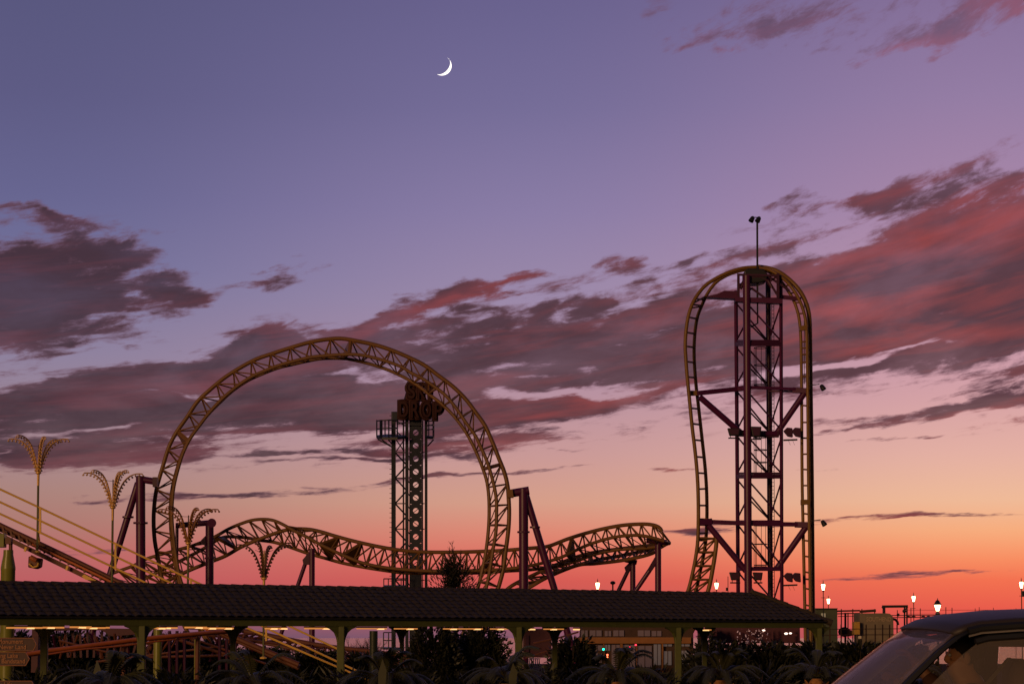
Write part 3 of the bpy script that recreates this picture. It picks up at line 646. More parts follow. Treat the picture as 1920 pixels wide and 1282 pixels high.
for ch, x0, x1, y0, y1 in (('D',747.5,765,753,783),('R',769,786,753,784),('O',790.5,808,754,783.5),('P',813,829,756,786),('S',763,778,719,748),('K',782,797,720,748),('Y',800,813,721,749)): letter(ch, x0, x1, y0, y1)

# ================================================================ covered walkway
dv = Vector((.8306, .5568, 0)); nv_ = Vector((-.5568, .8306, 0)); O0 = Vector((-8.796, 49.5, 0))
def S(s, off, z): q = O0+dv*s+nv_*off; return Vector((q.x, q.y, z))
ZE, ZB, ZR = EYE+.457, EYE+.273, EYE+1.345
tile = mat('dark_clay_tiles', (.040, .026, .017), .85, var=.6, scale=5, bump=.5)
t_ = tile.node_tree
w1 = t_.nodes.new('ShaderNodeTexWave'); w1.inputs['Scale'].default_value = 1; w1.wave_type = 'BANDS'
canopy = thing('covered_walkway', 'long dark tiled walkway roof with green beam and posts across the front', 'covered walkway', S(8, 1.5, GROUND))
s0, s1, ov, wid = -18.0, 21.86, .14, 1.5
# roof: rows of overlapping pantiles, each course a real step
rb_ = MB(); courses = 9; per = .24
def slope_pt(s, f, side):   # f 0 at eave .. 1 at ridge
    off = (-ov+(wid+ov)*f) if side == 0 else (2*wid+ov-(wid+ov)*f)
    z = (ZE+.015)+(ZR-.05-ZE-.015)*f
    return S(s, off, z)
for side in (0, 1):
    for c in range(courses):
        f0, f1 = c/courses, min(1, (c+1)/courses+.05)
        se0, se1 = s1-(wid+ov)*f0, s1-(wid+ov)*f1
        n = int((se0-s0)/per)*(4 if side == 0 else 1); r0 = []; r1 = []
        for k in range(n+1):
            s = s0+(se0-s0)*k/n; bumpz = .035*abs(math.sin(math.pi*s/per)) if side == 0 else .02
            jit = random.uniform(-.006, .006)
            r0.append(slope_pt(s, f0, side)+Vector((0, 0, bumpz+.022+jit))); r1.append(slope_pt(min(s, se1), f1, side)+Vector((0, 0, bumpz+jit)))
        rb_.sheet([r0, r1] if side == 0 else [r1, r0])
# hip end
e0, e1, ap = S(s1, -ov, ZE-.03), S(s1, 2*wid+ov, ZE-.03), S(s1-wid-ov, wid, ZR-.02)
rb_.add([e0, e1, ap], [(0, 1, 2)])
roof = rb_.build('roof', tile, canopy)
MB().sheet([[slope_pt(s0, 0, 0)-Vector((0,0,.03)), slope_pt(s1-.1, 0, 0)-Vector((0,0,.03))], [slope_pt(s0, 1, 0)-Vector((0,0,.03)), slope_pt(s1-wid-ov-.1, 1, 0)-Vector((0,0,.03))]]).build('underlay', tile, roof)
MB().sheet([[slope_pt(s0, 1, 1)-Vector((0,0,.03)), slope_pt(s1-wid-ov-.1, 1, 1)-Vector((0,0,.03))], [slope_pt(s0, 0, 1)-Vector((0,0,.03)), slope_pt(s1-.1, 0, 1)-Vector((0,0,.03))]]).build('underlay', tile, roof)
MB().sheet([[S(s0, .08, ZE-.03), S(s1-.05, .08, ZE-.03)], [S(s0, 2*wid+ov-.05, ZE-.03), S(s1-.05, 2*wid+ov-.05, ZE-.03)]]).build('soffit', mat('dark_soffit', (.05,.035,.02), .8), canopy)
rc_ = MB(); k = s0
while k < s1-wid-ov-.2:
    rc_.tube([S(k, wid, ZR-.1), S(k+.36, wid, ZR-.1)], [.10, .08], 8); k += .34
rc_.build('ridge_tiles', tile, roof)
rc_ = MB()
for a, b in ((ap, e0), (ap, e1)):
    L = (b-a).length; n = int(L/.34)
    for k in range(n): rc_.tube([a.lerp(b, k/n), a.lerp(b, (k+1.08)/n)], [.09, .11], 8)
rc_.build('hip_tiles', tile, roof)
MB().beam(S(s0, -.12, ZE+.0), S(s1-.1, -.12, ZE+.0), .05, .035).build('gutter', BLACKM, canopy)
MB().beam(S(s0, 0, (ZE+ZB)/2-.008), S(s1-.25, 0, (ZE+ZB)/2-.008), .14, ZE-ZB-.016).build('front_beam', OLIVE, canopy)
MB().beam(S(s0, 2.6, (ZE+ZB)/2-.02), S(s1-.25, 2.6, (ZE+ZB)/2-.02), .12, ZE-ZB-.1).build('back_beam', OLIVE, canopy)
MB().beam(S(s1-.25, -.1, (ZE+ZB)/2-.04), S(s1-.25, 2.7, (ZE+ZB)/2-.04), .12, ZE-ZB-.12).build('end_beam', OLIVE, canopy)
def post_at(s, off, w, name='post', zt=None):
    zt = zt or ZB
    o = MB().beam(S(s, off, GROUND), S(s, off, zt), w, w).build(name, OLIVE, canopy, bevel=.02)
    for sg in (-1, 1):
        pts = [S(s+sg*w/2, off, zt-.02)]; arc = [(0, -.42), (.03, -.28), (.09, -.16), (.2, -.07), (.34, -.02), (.34, .03), (0, .03)]
        MB().prism([S(s+sg*(w/2-.01+a), off-.05, zt+b) for a, b in arc][::sg], nv_*.1).build('bracket', OLIVE, o)
    return o
for s_ in (-16.2, -10.8, -5.4): post_at(s_, 0, .19)
for n_ in range(5): post_at(5.4*n_-(.12 if n_ == 4 else 0), 0, .19)
def s_for(px, off):
    k = (px-960)/F; a = O0+nv_*off; return (k*a.y-a.x)/(dv.x-k*dv.y)
for px_, w_ in ((85, .17), (438, .14), (753, .09), (1040, .15), (1320, .15)): post_at(s_for(px_, 2.6), 2.6, w_, 'rear_post')
# glowing strips stand in for the lamplit ceiling and back beam
first = None
for i, (x0, x1, off, dzz) in enumerate([(14,80,.9,0),(82,121,2.0,0),(133,172,.8,.02),(155,198,1.2,0),(166,206,2.2,0),(287,312,.9,0),(303,333,1.8,0),(348,388,.9,.02),(378,418,1.1,0),(420,438,.9,0),(498,523,.9,0),(525,537,1.2,0),(572,622,1.4,0),(670,725,1.2,0),(740,782,1.2,0),(832,878,1.2,0),(880,904,1.3,0),(920,955,1.2,0),(988,1000,1.2,0),(1020,1056,1.2,0),(1076,1086,1.2,0),(1320,1332,1.2,-.01)]):
    a, b = s_for(x0, off), s_for(x1, off); c = S((a+b)/2, off, 1.64+.012*off+dzz)
    L = (b-a)
    where = ['far left of the walkway ceiling','between the two leftmost posts','beside the dark rear post at left','middle of the first bay','below its neighbour in the first bay','just right of the first bracketed post','second one right of the first bracketed post','first of the pair above the leaning track','second of the pair above the leaning track','short one left of the thin rear post','just right of the thin rear post','tiny one in the second bay','just left of the second bracketed post','just right of the second bracketed post','beside the drop tower base','left above the dark bush','right above the dark bush','just left of the third bracketed post','tiny one right of the third bracketed post','above the purple ride parts','tiny one above the kiosk edge','faint last one at the right'][i]
    t = thing('lit_ceiling_strip', 'orange glowing strip of lamplit ceiling under the roof, '+where, 'lit ceiling', c, 'lamplit strips under the walkway roof')
    MB().beam(c-dv*L/2+Vector((0,0,.035)), c+dv*L/2+Vector((0,0,.035)), .1, .03).build('housing', BLACKM, t)  # added backing of the glowing strip
    MB().beam(c-dv*L/2, c+dv*L/2, .07, .04 if i < 13 else .03).build('glow_bar', STRIP, t)
    q = c+dv*L*random.uniform(-.25, .3)-Vector((0, 0, .012))
    MB().beam(q-dv*.09, q+dv*.09, .075, .03).build('bright_core', STRIPH, t)

# ================================================================ left ride: incline with handrails and frond lamps
iY = 78.0
inc = thing('water_chute', 'rusty orange sloping ride track with yellow handrails and green pillars at the left', 'ride track', P(100, 1194, iY))
def I(x, y, d=0): return P(x, y, iY+d)
def lnY(x, x0, y0, sl): return y0+(x-x0)*sl
MB().tube(cr([I(-110,930),I(0,984),I(108,1035),I(215,1087),I(330,1143),I(440,1194),I(560,1245)], 40), .1, 8).build('upper_rail', BRN, inc, smooth=True)
MB().tube(cr([I(-110,938,1.2),I(0,990,1.2),I(108,1043,1.2),I(215,1094,1.2),I(330,1150,1.2),I(560,1252,1.2)], 40), .08, 8).build('upper_rail', BRN, inc, smooth=True)
MB().tube(cr([I(60,1020,-.3),I(100,1038,-.3),I(186,1079,-.3),I(240,1106,-.3),I(400,1186,-.3)], 30), .045, 8).build('guide_rail', ORG, inc, smooth=True)
MB().beam(I(-110,949,-.1), I(250,1124,-.1), .2, .16).build('lower_beam', BRN, inc)
MB().beam(I(-110,941,.6), I(560,1249,.6), 1.0, .12).build('deck', BRN, inc)
for k in range(26):
    x = -100+k*15; y = lnY(x, 0, 990, .485); MB().beam(I(x, y-4, -.1), I(x+4, y+8, -.1), .07).build('sleeper', BRN, inc)
for x, y in ((48,1029),(126,1064)): MB().beam(I(x+1,y-4,-.4), I(x-1.5,y+4.5,-.4), .08).build('bracket_plate', GOLDM, inc)
MB().prism([I(153,1080,-.5),I(158,1076,-.5),I(181,1088,-.5),I(160,1086,-.5)], (0,.4,0)).build('step_plate', GOLDM, inc)
mo = MB().prism([I(53,1042,-.2),I(76,1046,-.2),I(74,1062,-.2),I(66,1066,-.2),I(52,1063,-.2)], (0,.5,0)).build('drive_motor', BRN, inc, bevel=.04)
MB().tube([I(54,1056,-.3),I(62,1063,-.3),I(70,1061,-.3),I(73,1053,-.3)], .035, 6).build('motor_cover', GOLDM, mo)
MB().tube([I(57,1044,-.5),I(69,1050,-.5)], .1, 8).build('gearbox', ORG, mo)
hr = [(0,915,.4725),(0,939,.4725),(0,961,.4725)]
for i, (x0, y0, sl) in enumerate(hr):
    end = 700 if i != 0 else 640
    MB().tube([I(-120, lnY(-120, 0, y0, .45), -.9), I(72, y0+.475*74, -.9), I(340, y0+.475*342, -.9), I(end, y0+.475*end-(15 if i == 2 else 0), -.9)], .04, 7).build('handrail', GOLDM, inc)
for x in (75.5, 216.5, 358, 499, 640, -66):
    y = lnY(x, 0, 915, .4725); MB().beam(I(x, y-.5, -.9), I(x, y+50, -.9), .07).build('handrail_post', GOLDM, inc)
MB().tube([I(72,999,-.85),I(74,1013,-.5),I(70,1030,-.3)], .03, 6).build('handrail_post', GOLDM, inc)
# green pillars
def pillar(x, yt, r, Yp, taper=True):
    t = P(x, yt, Yp); prof = [(r, GROUND-t.z), (r, -.45), (r*1.03, -.42), (r*1.03, -.34), (r*.7, .12), (r*.68, .3)] if taper else [(r, GROUND-t.z), (r, 0)]
    return MB().lathe(prof, t, 18).build('pillar', GREENP, inc, smooth=True)
pillar(15.5, 1046, .26, 76); pillar(296, 1180, .15, 74, False); pillar(370, 1198, .11, 75, False)
MB().box(P(3, 1013, 76), (.28, .4, .5)).build('pillar_head', GREENP, inc, bevel=.02); MB().box(P(17, 1014, 76), (.2, .35, .22)).build('pillar_bracket', BRN, inc)
MB().tube([P(20, 1015, 76), P(20, 1035, 76)], .07, 8).build('pillar_bracket', BRN, inc)
MB().tube([P(700.5, 1182, 84), down(P(700.5,1182,84), P(700.5,1250,84))], .17, 10).build('pillar', mat('dark_green_post', (.03,.04,.02), .5), inc, smooth=True)
# low curving orange flume under the roof
low = thing('low_ride_track', 'shiny orange ride rail curving low beneath the walkway roof at left', 'ride rail', P(200, 1210, 68))
tr1 = cr([P(-60,1240,66),P(0,1232,66),P(50,1226,66.5),P(95,1219,67),P(180,1208,68),P(260,1198,69),P(340,1190,70),P(400,1185,71),P(450,1181,72)], 50)
main = MB().tube(tr1, .075, 10).build('main_rail', ORG, low, smooth=True)
MB().tube([v+Vector((0,.7,-.02)) for v in tr1], .06, 8).build('main_rail', BRN, low, smooth=True)
MB().tube(cr([P(90,1226,66.8),P(150,1217,67.5),P(230,1210,68.5),P(300,1201,69.5),P(370,1193,70.5)], 30), .03, 8).build('guide_rail', ORG, low, smooth=True)
for k in range(4, 50, 4):
    MB().beam(tr1[k]-Vector((0,0,.09)), tr1[k]+Vector((0,.7,-.12)), .05).build('sleeper', BRN, low)
for k in (12, 26, 40): MB().tube([tr1[k]+Vector((0,.35,-.1)), Vector((tr1[k].x, tr1[k].y+.35, GROUND))], .07, 8).build('leg', BRN, low)

# frond lamps
def frond_lamp(azs, fm, wide=1.0):
    t = thing('frond_lamp_post', 'x', 'lamp post', (0, 0, 0), 'frond-topped lamp posts down the ride slope')
    po = MB().tube([(0,0,-2.98),(0,0,-.5)], .042, 8).build('post', mat('lamp_post_green', (.12,.12,.035), .5), t, smooth=True)
    MB().lathe([(.13,-2.98),(.13,-2.93),(.05,-2.9)], (0,0,0), 10).build('foot', GOLDM, po)
    MB().lathe([(.045,-.5),(.05,-.08),(.11,-.04),(.11,.0),(.04,.06)], (0,0,0), 10).build('hub', GOLDF, t, smooth=True)
    MB().tube([(0,0,0),(0,0,1.02)], .022, 6).build('centre_rod', GOLDF, t)
    MB().tube([(-.33,0,1.03),(-.18,0,.97),(0,0,.965),(.18,0,.97),(.33,0,1.03)], .008, 4).build('tie_wire', BLACKM, t)
    prof = [(.05,0),(.13,.3),(.24,.62),(.40,.93),(.62,1.14),(.86,1.23),(1.08,1.23)]
    for k, az_ in enumerate(azs):
        ln = wide
        a = R(az_); dirx = Vector((math.cos(a), math.sin(a), 0)); perp = Vector((-math.sin(a), math.cos(a), 0))
        c = cr([dirx*r*ln+Vector((0,0,z*(1.0+.05*(k % 2)))) for r, z in prof], 26)
        m = MB()
        m.tube(c, [.03]*20+[.024]*7, 6)
        m.sheet([[p-perp*.06*(1-.4*i/26), p, p+perp*.06*(1-.4*i/26)] for i, p in enumerate(c)])
        f = m.build('frond', fm, t)
        bl = MB()
        for i in range(2, 27, 2):
            if i > 2: bl.tube([c[i-2]+Vector((0,0,-.012)), c[i-1]+Vector((0,0,-.012)), c[i]+Vector((0,0,-.012))], .012, 4)
            for sg in (-1, 1):
                bl.tube([c[i]+Vector((0,0,-.012)), c[i]+perp*.045*sg], .01, 4)
                q = c[i]+perp*.05*sg+Vector((0,0,-.075))+dirx*.03
                bl.ball(q, .036, 6, 4); bl.tube([c[i]+perp*.045*sg, q], .012, 4)
        bl.build('bulb_row', BULB if fm is GOLDF else fm, f)
    return t
lbl = ['gold palm-frond lamp post at far left, tallest against the clouds', 'gold palm-frond lamp post second from left, left of the slanted purple post', 'gold palm-frond lamp post overlapping the left foot of the loop', 'dark palm-frond lamp post hanging low under the hill track']
GOLDD = mat('unlit_frond_metal', (.16,.075,.03), .5, var=.3)  # unlit look of the lower fronds put into darker copies of the gold
for i, (x, y, azs, fm_, wd) in enumerate(((72,885,(185,238,293,60,2),GOLDF,1),(211.5,950,(203,238,295,308,2),GOLDF,1),(353,1017,(182,236,295,50,0),mat('half_lit_frond_metal', (.42,.19,.06), .4, var=.4),1.02),(495,1083,(178,262,84,3,24),GOLDD,.95))):
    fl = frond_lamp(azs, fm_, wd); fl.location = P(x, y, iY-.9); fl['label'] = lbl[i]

# ================================================================ lanterns
def lantern(ht):
    t = thing('street_lantern', 'x', 'street lamp', (0,0,0), 'lit lanterns along the seafront')
    s_ = MB().tube([(0,0,-ht),(0,0,-ht+.8)], .09, 8); s_.tube([(0,0,-ht+.8),(0,0,-.28)], .045, 8); s_.tube([(-.22,0,-.75),(.22,0,-.75)], .018, 5)
    s_.lathe([(.07,-.32),(.12,-.26),(.08,-.2)], (0,0,0), 8); s_.build('post', BLACKM, t)
    MB().lathe([(.10,-.22),(.2,.15),(.17,.2)], (0,0,0), 8).build('glass', WARMGL, t)
    MB().lathe([(.12,.2),(.1,.26),(.05,.3),(.03,.42),(.015,.5)], (0,0,0), 8).build('cap', BLACKM, t)
    return t
ln0 = None
for x, y, Yq, sc, lb in ((1120.5,1097.5,140,1,'bright lantern peeking over the walkway roof beside the banked turn'),(1343.5,1097.5,140,.95,'bright lantern between the lift tower and its curved track foot'),(1543.5,1100,142,1,'taller lit lantern just right of the lift tower track'),(1553.3,1126.5,160,.9,'smaller lit lantern just below the taller one beside the tower'),(1713,1122,150,.95,'lit lantern right of the low gantry'),(1915,1096,138,1,'lit lantern at the right edge above the car roof')):
    p = P(x, y, Yq); ht = (p.z-GROUND)/(sc*.97)
    t = lantern(ht); t.location = p; t.scale = (sc*.66, sc*.66, sc*.97); t['label'] = lb
p = P(1758, 1137, 92); t = thing('street_lantern', 'lantern with a pointed dark cap above the car bonnet side', 'street lamp', (0,0,0), 'lit lanterns along the seafront'); t['label'] = 'nearer lantern with large pointed dark cap behind the car roof'
s_ = MB().tube([(0,0,GROUND-p.z),(0,0,-.2)], .045, 8); s_.lathe([(.08,-.42),(.11,-.3),(.05,-.22)], (0,0,0), 8); s_.build('post', BLACKM, t)
MB().lathe([(.06,-.18),(.14,.08)], (0,0,0), 6).build('glass', WARMGL, t); MB().lathe([(.18,.08),(.16,.12),(.07,.28),(.02,.3),(.015,.38)], (0,0,0), 6).build('cap', BLACKM, t); t.location = p
p = P(1149, 1092, 130); t = thing('camera_pole', 'small unlit round-headed pole behind the roof ridge', 'pole', p)
m_ = MB().tube([p, Vector((p.x, p.y, GROUND))], .05, 6); m_.ball(p, .17, 8, 6, (1,1,.7)); m_.build('pole', BLACKM, t)
p = P(1363, 1104, 128); t = thing('aerial_pole', 'thin wire aerial with a small dark box, right of a lantern', 'aerial', p)
MB().tube([P(1365, 1080, 128), down(P(1365,1080,128), P(1365,1200,128))], .022, 5).build('pole', BLACKM, t); MB().box(p, (.13,.13,.2)).build('box', BLACKM, t, bevel=.02)

# ================================================================ pier-side clutter on the right
qY = 150.0
def Q(x, y, d=0): return P(x, y, qY+d)
pierm = mat('weathered_concrete', (.22,.17,.12), .8, var=.3, scale=1.5)
gbox = mat('green_cabin_paint', (.10,.115,.075), .7, var=.3, scale=2)
def boxpx(name, m, par, x0, x1, y0, y1, Yb, dep_, bev=.03, **k):
    a, b = P(x0, y1, Yb), P(x1, y0, Yb)
    return MB().box(((a.x+b.x)/2, Yb+dep_/2, (a.z+b.z)/2), (abs(b.x-a.x), dep_, abs(b.z-a.z))).build(name, m, par, bevel=bev, **k)
cab = thing('site_cabin', 'boxy green cabin under the two lanterns right of the tower', 'cabin', Q(1556,1194))
boxpx('wall', gbox, cab, 1529, 1570, 1141.5, 1230, 148, 5); boxpx('roof', gbox, cab, 1528, 1571, 1139.5, 1141.4, 147.8, 5.4)
w_ = boxpx('window', mat('dull_window', (.35,.3,.22), .3, emit=(.5,.38,.22), est=.25), cab, 1540, 1548, 1149, 1158, 147.9, .08, 0)
MB().beam(P(1544,1149,147.85), P(1544,1158,147.85), .05).build('glazing_bar', gbox, w_)
scf = thing('steel_frame', 'open rusty framework with hanging bars between cabin and tank', 'framework', Q(1600,1194))
rust = mat('rust_frame', (.07,.03,.02), .8, var=.4)
for (a, b, w_) in (((1570,1145),(1612,1144),.12),((1570,1150),(1612,1149),.08),((1612,1146),(1642,1144),.2),((1571,1155),(1612,1154),.05)): MB().beam(Q(*a), Q(*b), w_).build('top_bar', rust, scf)
for x in (1577.5,1585,1590,1599,1605,1610,1616,1640): MB().beam(Q(x,1141 if x in (1577.5,1599,1616,1640) else 1148), Q(x,1228), .13 if x in (1585,1610) else .07).build('upright', rust, scf)
MB().ball(Q(1583,1184,.2), .45, 8, 6, (1,.6,.8)).build('winch_drum', rust, scf); MB().ball(Q(1592,1186,.2), .35, 8, 6, (1,.6,.7)).build('winch_drum', rust, scf)
tank = thing('cargo_container', 'pale rounded container with faint lettering behind a railing', 'container', Q(1644,1194))
a, b = P(1613, 1236, 146), P(1675, 1149, 146); rr0 = .16*2
ol = [(a.x, 0, a.z), (b.x, 0, a.z), (b.x, 0, b.z-.5), (b.x-.06, 0, b.z-.18), (b.x-.25, 0, b.z-.03), (b.x-.5, 0, b.z), (a.x, 0, b.z)]
MB().prism([(p_[0], 146, p_[2]) for p_ in ol], (0, 2.6, 0)).build('shell', pierm, tank)
lett = mat('faded_letter_paint', (.42,.30,.20), .8)
text_mesh('lettering', 'SOUTHEND', .42, .02, lett, tank, P(1624.5, 1164, 145.98), (1,0,0), (0,0,1), xs=.78)
MB().tube([P(1674,1160,146.5), P(1679,1161,146.5), P(1682.5,1165,146.5), P(1684,1171,146.5)], .09, 8).build('hose', BLACKM, tank, smooth=True)
yb = thing('yellow_hopper', 'small yellow box hopper left of the pale container', 'hopper', Q(1607,1194))
boxpx('body', mat('hopper_yellow', (.55,.30,.05), .6, var=.3), yb, 1602, 1612.5, 1165, 1189, 145.4, 1.0); boxpx('leg', BLACKM, yb, 1603.5, 1605, 1189, 1230, 145.6, .08, 0); boxpx('leg', BLACKM, yb, 1610, 1611.5, 1189, 1230, 145.6, .08, 0)
wb = thing('white_meter_box', 'tiny pale square box at the foot of the container', 'meter box', Q(1612,1194)); boxpx('body', mat('pale_box', (.75,.62,.48), .6), wb, 1610, 1615.5, 1191.5, 1197, 144, .3); boxpx('stand', BLACKM, wb, 1612, 1613.4, 1197, 1236, 144.1, .1, 0)
gan = thing('loading_gantry', 'low dark portal gantry standing against the red sky', 'gantry', Q(1678,1194))
MB().beam(Q(1654,1136.5), Q(1702,1136), .2, .18).build('crossbeam', BLACKM, gan)
for x in (1656,1658.8): MB().beam(Q(x,1136), Q(x+.3,1232), .09).build('leg', BLACKM, gan)
for x in (1696,1700.5): MB().beam(Q(x,1136), Q(x,1232), .1).build('leg', BLACKM, gan)
MB().ball(Q(1695.5,1145), .14, 8, 6).build('float', BLACKM, gan); MB().tube([Q(1653.5,1137),Q(1658,1142)], .05, 5).build('knee_brace', BLACKM, gan); MB().tube([Q(1702,1137),Q(1697,1142)], .05, 5).build('knee_brace', BLACKM, gan)
fence = thing('pier_railing', 'thin wire railing with tall poles running behind the car roof', 'railing', Q(1780,1194))
xs_ = [1682.5,1708,1725.5,1773.5,1785,1828.5,1836,1862.5,1905,1945]
for i, x in enumerate(xs_): MB().tube([Q(x, 1143 if i == 0 else 1137.5+(i % 3)*1.2), Q(x, 1232)], .03 if i < 5 else .022, 5).build('pole', BLACKM, fence)
for y in (1153, 1157): MB().tube([Q(1672,y), Q(1760,y-.5)], .03, 5).build('wire', BLACKM, fence)
for y, x1_ in ((1150.5,1960),(1143,1960)): MB().tube([Q(1700,y), Q(x1_,y)], .012, 4).build('wire', BLACKM, fence)
MB().ball(Q(1684,1152), .12, 6, 5).build('buoy', BLACKM, fence)
for x in (1703,1713,1731,1741): MB().ball(Q(x,1155.5), .1, 6, 5, (1.6,1,.8)).build('fitting', BLACKM, fence)
fr = thing('quay_fence', 'dark post-and-rail fence in front of the container', 'fence', P(1620, 1210, 132))
for x in (1541,1556,1577,1624,1641,1655,1668,1682): MB().beam(P(x,1170,132), P(x,1238,132), .07).build('post', rust, fr)
for y in (1179,1190): MB().tube([P(1532,y,132), P(1690,y-1,132)], .025, 5).build('rail', rust, fr)
low_wall = mat('low_wall', (.12,.09,.06), .8, var=.35, scale=2)
MB().box((P(1600,1,138).x, 138, .1), (9, .4, 1.6)).build('quay_wall', low_wall, label='low brown wall below the cabin and container', cat='wall')
# mast arm at the far right edge
t = thing('edge_sign_plate', 'small dark plate on the lantern post at the right edge', 'plate', P(1919,1112,137)); boxpx('plate', BLACKM, t, 1916, 1924, 1107, 1118, 137, .1)

# ================================================================ kiosk and lights seen under the roof
kY = 96.0
kio = thing('kiosk_building', 'low kiosk with ochre fascia and dim pinkish windows beneath the walkway roof', 'kiosk', P(1195,1230,kY))
ochre = mat('ochre_board', (.30,.12,.035), .7, var=.35, scale=3); kw = mat('dark_kiosk_wall', (.07,.035,.025), .8, var=.4)
pink = mat('dim_window', (.1,.07,.07), .4, emit=(.42,.22,.20), est=.09, var=.3, scale=3); pink2 = mat('pale_window', (.1,.08,.07), .4, emit=(.42,.30,.27), est=.13, var=.3, scale=3)
boxpx('wall', kw, kio, 1092, 1300, 1170, 1268, kY+.3, 4, .02)
boxpx('fascia', ochre, kio, 1078, 1296, 1194, 1206, kY, .28, .02)
for x0, x1, y0, y1, m_ in ((1090,1102,1181,1193,pink),(1106,1128,1181,1192,pink),(1134,1146,1182,1192,pink),(1150,1170,1181,1192,pink),(1196,1219,1181,1192,pink),(1222,1240,1182,1192,pink),(1110,1130,1209,1219,pink),(1134,1144,1208,1219,pink2),(1147,1162,1208,1250,pink),(1169,1192,1208,1250,pink),(1196,1222,1210,1250,pink),(1226,1239,1207,1246,pink2),(1244,1260,1207,1211,pink2),(1245,1259,1220,1246,pink2),(1274,1293,1207,1211,pink2),(1274,1291,1219,1245,pink2),(1111,1121,1224,1250,pink),(1124,1128,1224,1250,pink)):
    w_ = boxpx('window', m_, kio, x0, x1, y0, y1, kY+.22, .06, 0)
    xm = (x0+x1)/2; MB().beam(P(xm,y0,kY+.2), P(xm,y1,kY+.2), .03).build('glazing_bar', kw, w_)
for x, w_ in ((1165,.12),(1193.5,.05),(1242,.07),(1132,.05),(1103,.05)): MB().beam(P(x,1206,kY+.1), P(x,1262,kY+.1), w_).build('door_post', ochre, kio)
def signal(x, y, col, Yq, s, lb):
    t = thing('signal_lamp', lb, 'signal light', P(x, y, Yq), 'small coloured lights near the kiosk')
    MB().ball(P(x, y, Yq), s, 8, 6).build('lens', mat('lamp_lens', (.1,.1,.1), emit=col, est=5), t)
    MB().tube([P(x, y, Yq)+Vector((0,.05,0)), down(P(x,y,Yq)+Vector((0,.05,0)), P(x,y+50,Yq)+Vector((0,.05,0)))], .02, 5).build('pole', BLACKM, t)
signal(1131.5,1216.5,(.0,.9,.45),88,.045,'small green glowing light left of the kiosk door')
signal(1138.8,1227,(1,.12,.05),88,.04,'dim red light just below the green one'); signal(1138.9,1231,(1,.15,.05),88,.03,'second dim red light stacked under the first')
signal(1180.5,1213.7,(1,.01,.06),88,.05,'larger bright red light in the kiosk front'); signal(1192,1208.3,(1,.02,.05),88,.035,'smaller bright red light on the kiosk fascia edge')
rnd = random.Random(5)
ride = thing('fairground_ride', 'dark maroon fairground ride dotted with tiny pinkish bulbs at right under roof', 'fairground ride', P(1400,1230,104))
mar = mat('maroon_panel', (.08,.015,.03), .6, var=.4); spk = mat('pinkish_bulb', (.3,.2,.2), .3, emit=(.75,.38,.38), est=.22)
boxpx('back_panel', mar, ride, 1330, 1500, 1172, 1205, 104.8, .3); boxpx('canopy', mar, ride, 1312, 1345, 1178, 1192, 103, 1.2); boxpx('column', mar, ride, 1309, 1317, 1176, 1262, 103.3, .3)
for x in (1352,1379,1407,1436,1448,1480): MB().beam(P(x,1178,104), P(x,1262,104), .09).build('upright', mar, ride)
for a, b in (((1340,1200),(1378,1222)),((1432,1185),(1460,1222)),((1385,1178),(1430,1205))): MB().beam(P(*a,103.8), P(*b,103.8), .1).build('strut', mar, ride)
bl = MB()
for k in range(90):
    x = rnd.uniform(1382, 1440); y = rnd.uniform(1178, 1207); bl.ball(P(x, y, 103.8+rnd.uniform(-.2, .5)), rnd.uniform(.015, .04), 5, 3)
bl.build('bulbs', spk, ride, kind='stuff')
for i, (x, y, r_) in enumerate(((1432,1181,.04),(1432.5,1233.5,.06),(1474,1187,.05),(1482,1186.5,.04),(1333,1219,.0))):
    if r_: MB().ball(P(x, y, 101), r_, 8, 5, (1.8,1,1)).build('lamp', mat('white_lamp', (.5,.5,.5), emit=(1,.75,.6), est=2.5), ride)
boxpx('lit_panel', mat('pale_panel', (.3,.2,.3), emit=(.4,.26,.38), est=.5), ride, 1329.5, 1333.5, 1211, 1226, 102, .1, 0)
boxpx('lit_panel', mat('ochre_panel', (.3,.2,.08), emit=(.35,.2,.07), est=.4), ride, 1405, 1409, 1210, 1228, 102, .1, 0); boxpx('lit_panel', pink2, ride, 1378, 1382, 1210, 1228, 102, .1, 0)
boxpx('step', mar, ride, 1484, 1495, 1188, 1192, 101, .2, 0)
pf_ = thing('picket_fence', 'low whitish picket fence between the fairground ride and the palms', 'fence', P(1440,1235,98))
wpt = mat('whitish_paint', (.45,.44,.55), .6)
for k in range(36):
    x = 1355+k*4.6; h = rnd.uniform(1224, 1229); MB().prism([P(x,1262,98),P(x+2,1262,98),P(x+2,h+2,98),P(x+1,h,98),P(x,h+2,98)], (0,.04,0)).build('picket', wpt, pf_) if k % 5 else None
for y in (1232,1240): MB().beam(P(1352,y,98.1), P(1522,y,98.1), .04).build('rail', wpt, pf_)
sw = thing('sea_railing', 'thin dark grid railing along the shore, seen between the walkway posts', 'railing', P(600,1230,150))
for k in range(60): MB().tube([P(460+k*5.2,1213,150), P(460+k*5.2,1240,150)], .02, 4).build('bar', BLACKM, sw)
for y in (1213.5,1221,1230): MB().tube([P(455,y,150), P(775,y,150)], .028, 4).build('rail', BLACKM, sw)
wf = thing('pale_fence', 'short pale fence panel below the ride right of the third bracketed post', 'fence', P(1000,1235,120))
for k in range(6): MB().beam(P(993+k*3.6,1233,120), P(993+k*3.6,1246,120), .06).build('bar', wpt, wf)
MB().beam(P(992,1234,120), P(1014,1234,120), .05).build('rail', wpt, wf)
pm = thing('maroon_ride_housing', 'dark maroon box housing right of the third bracketed post', 'ride housing', P(1010,1230,110))
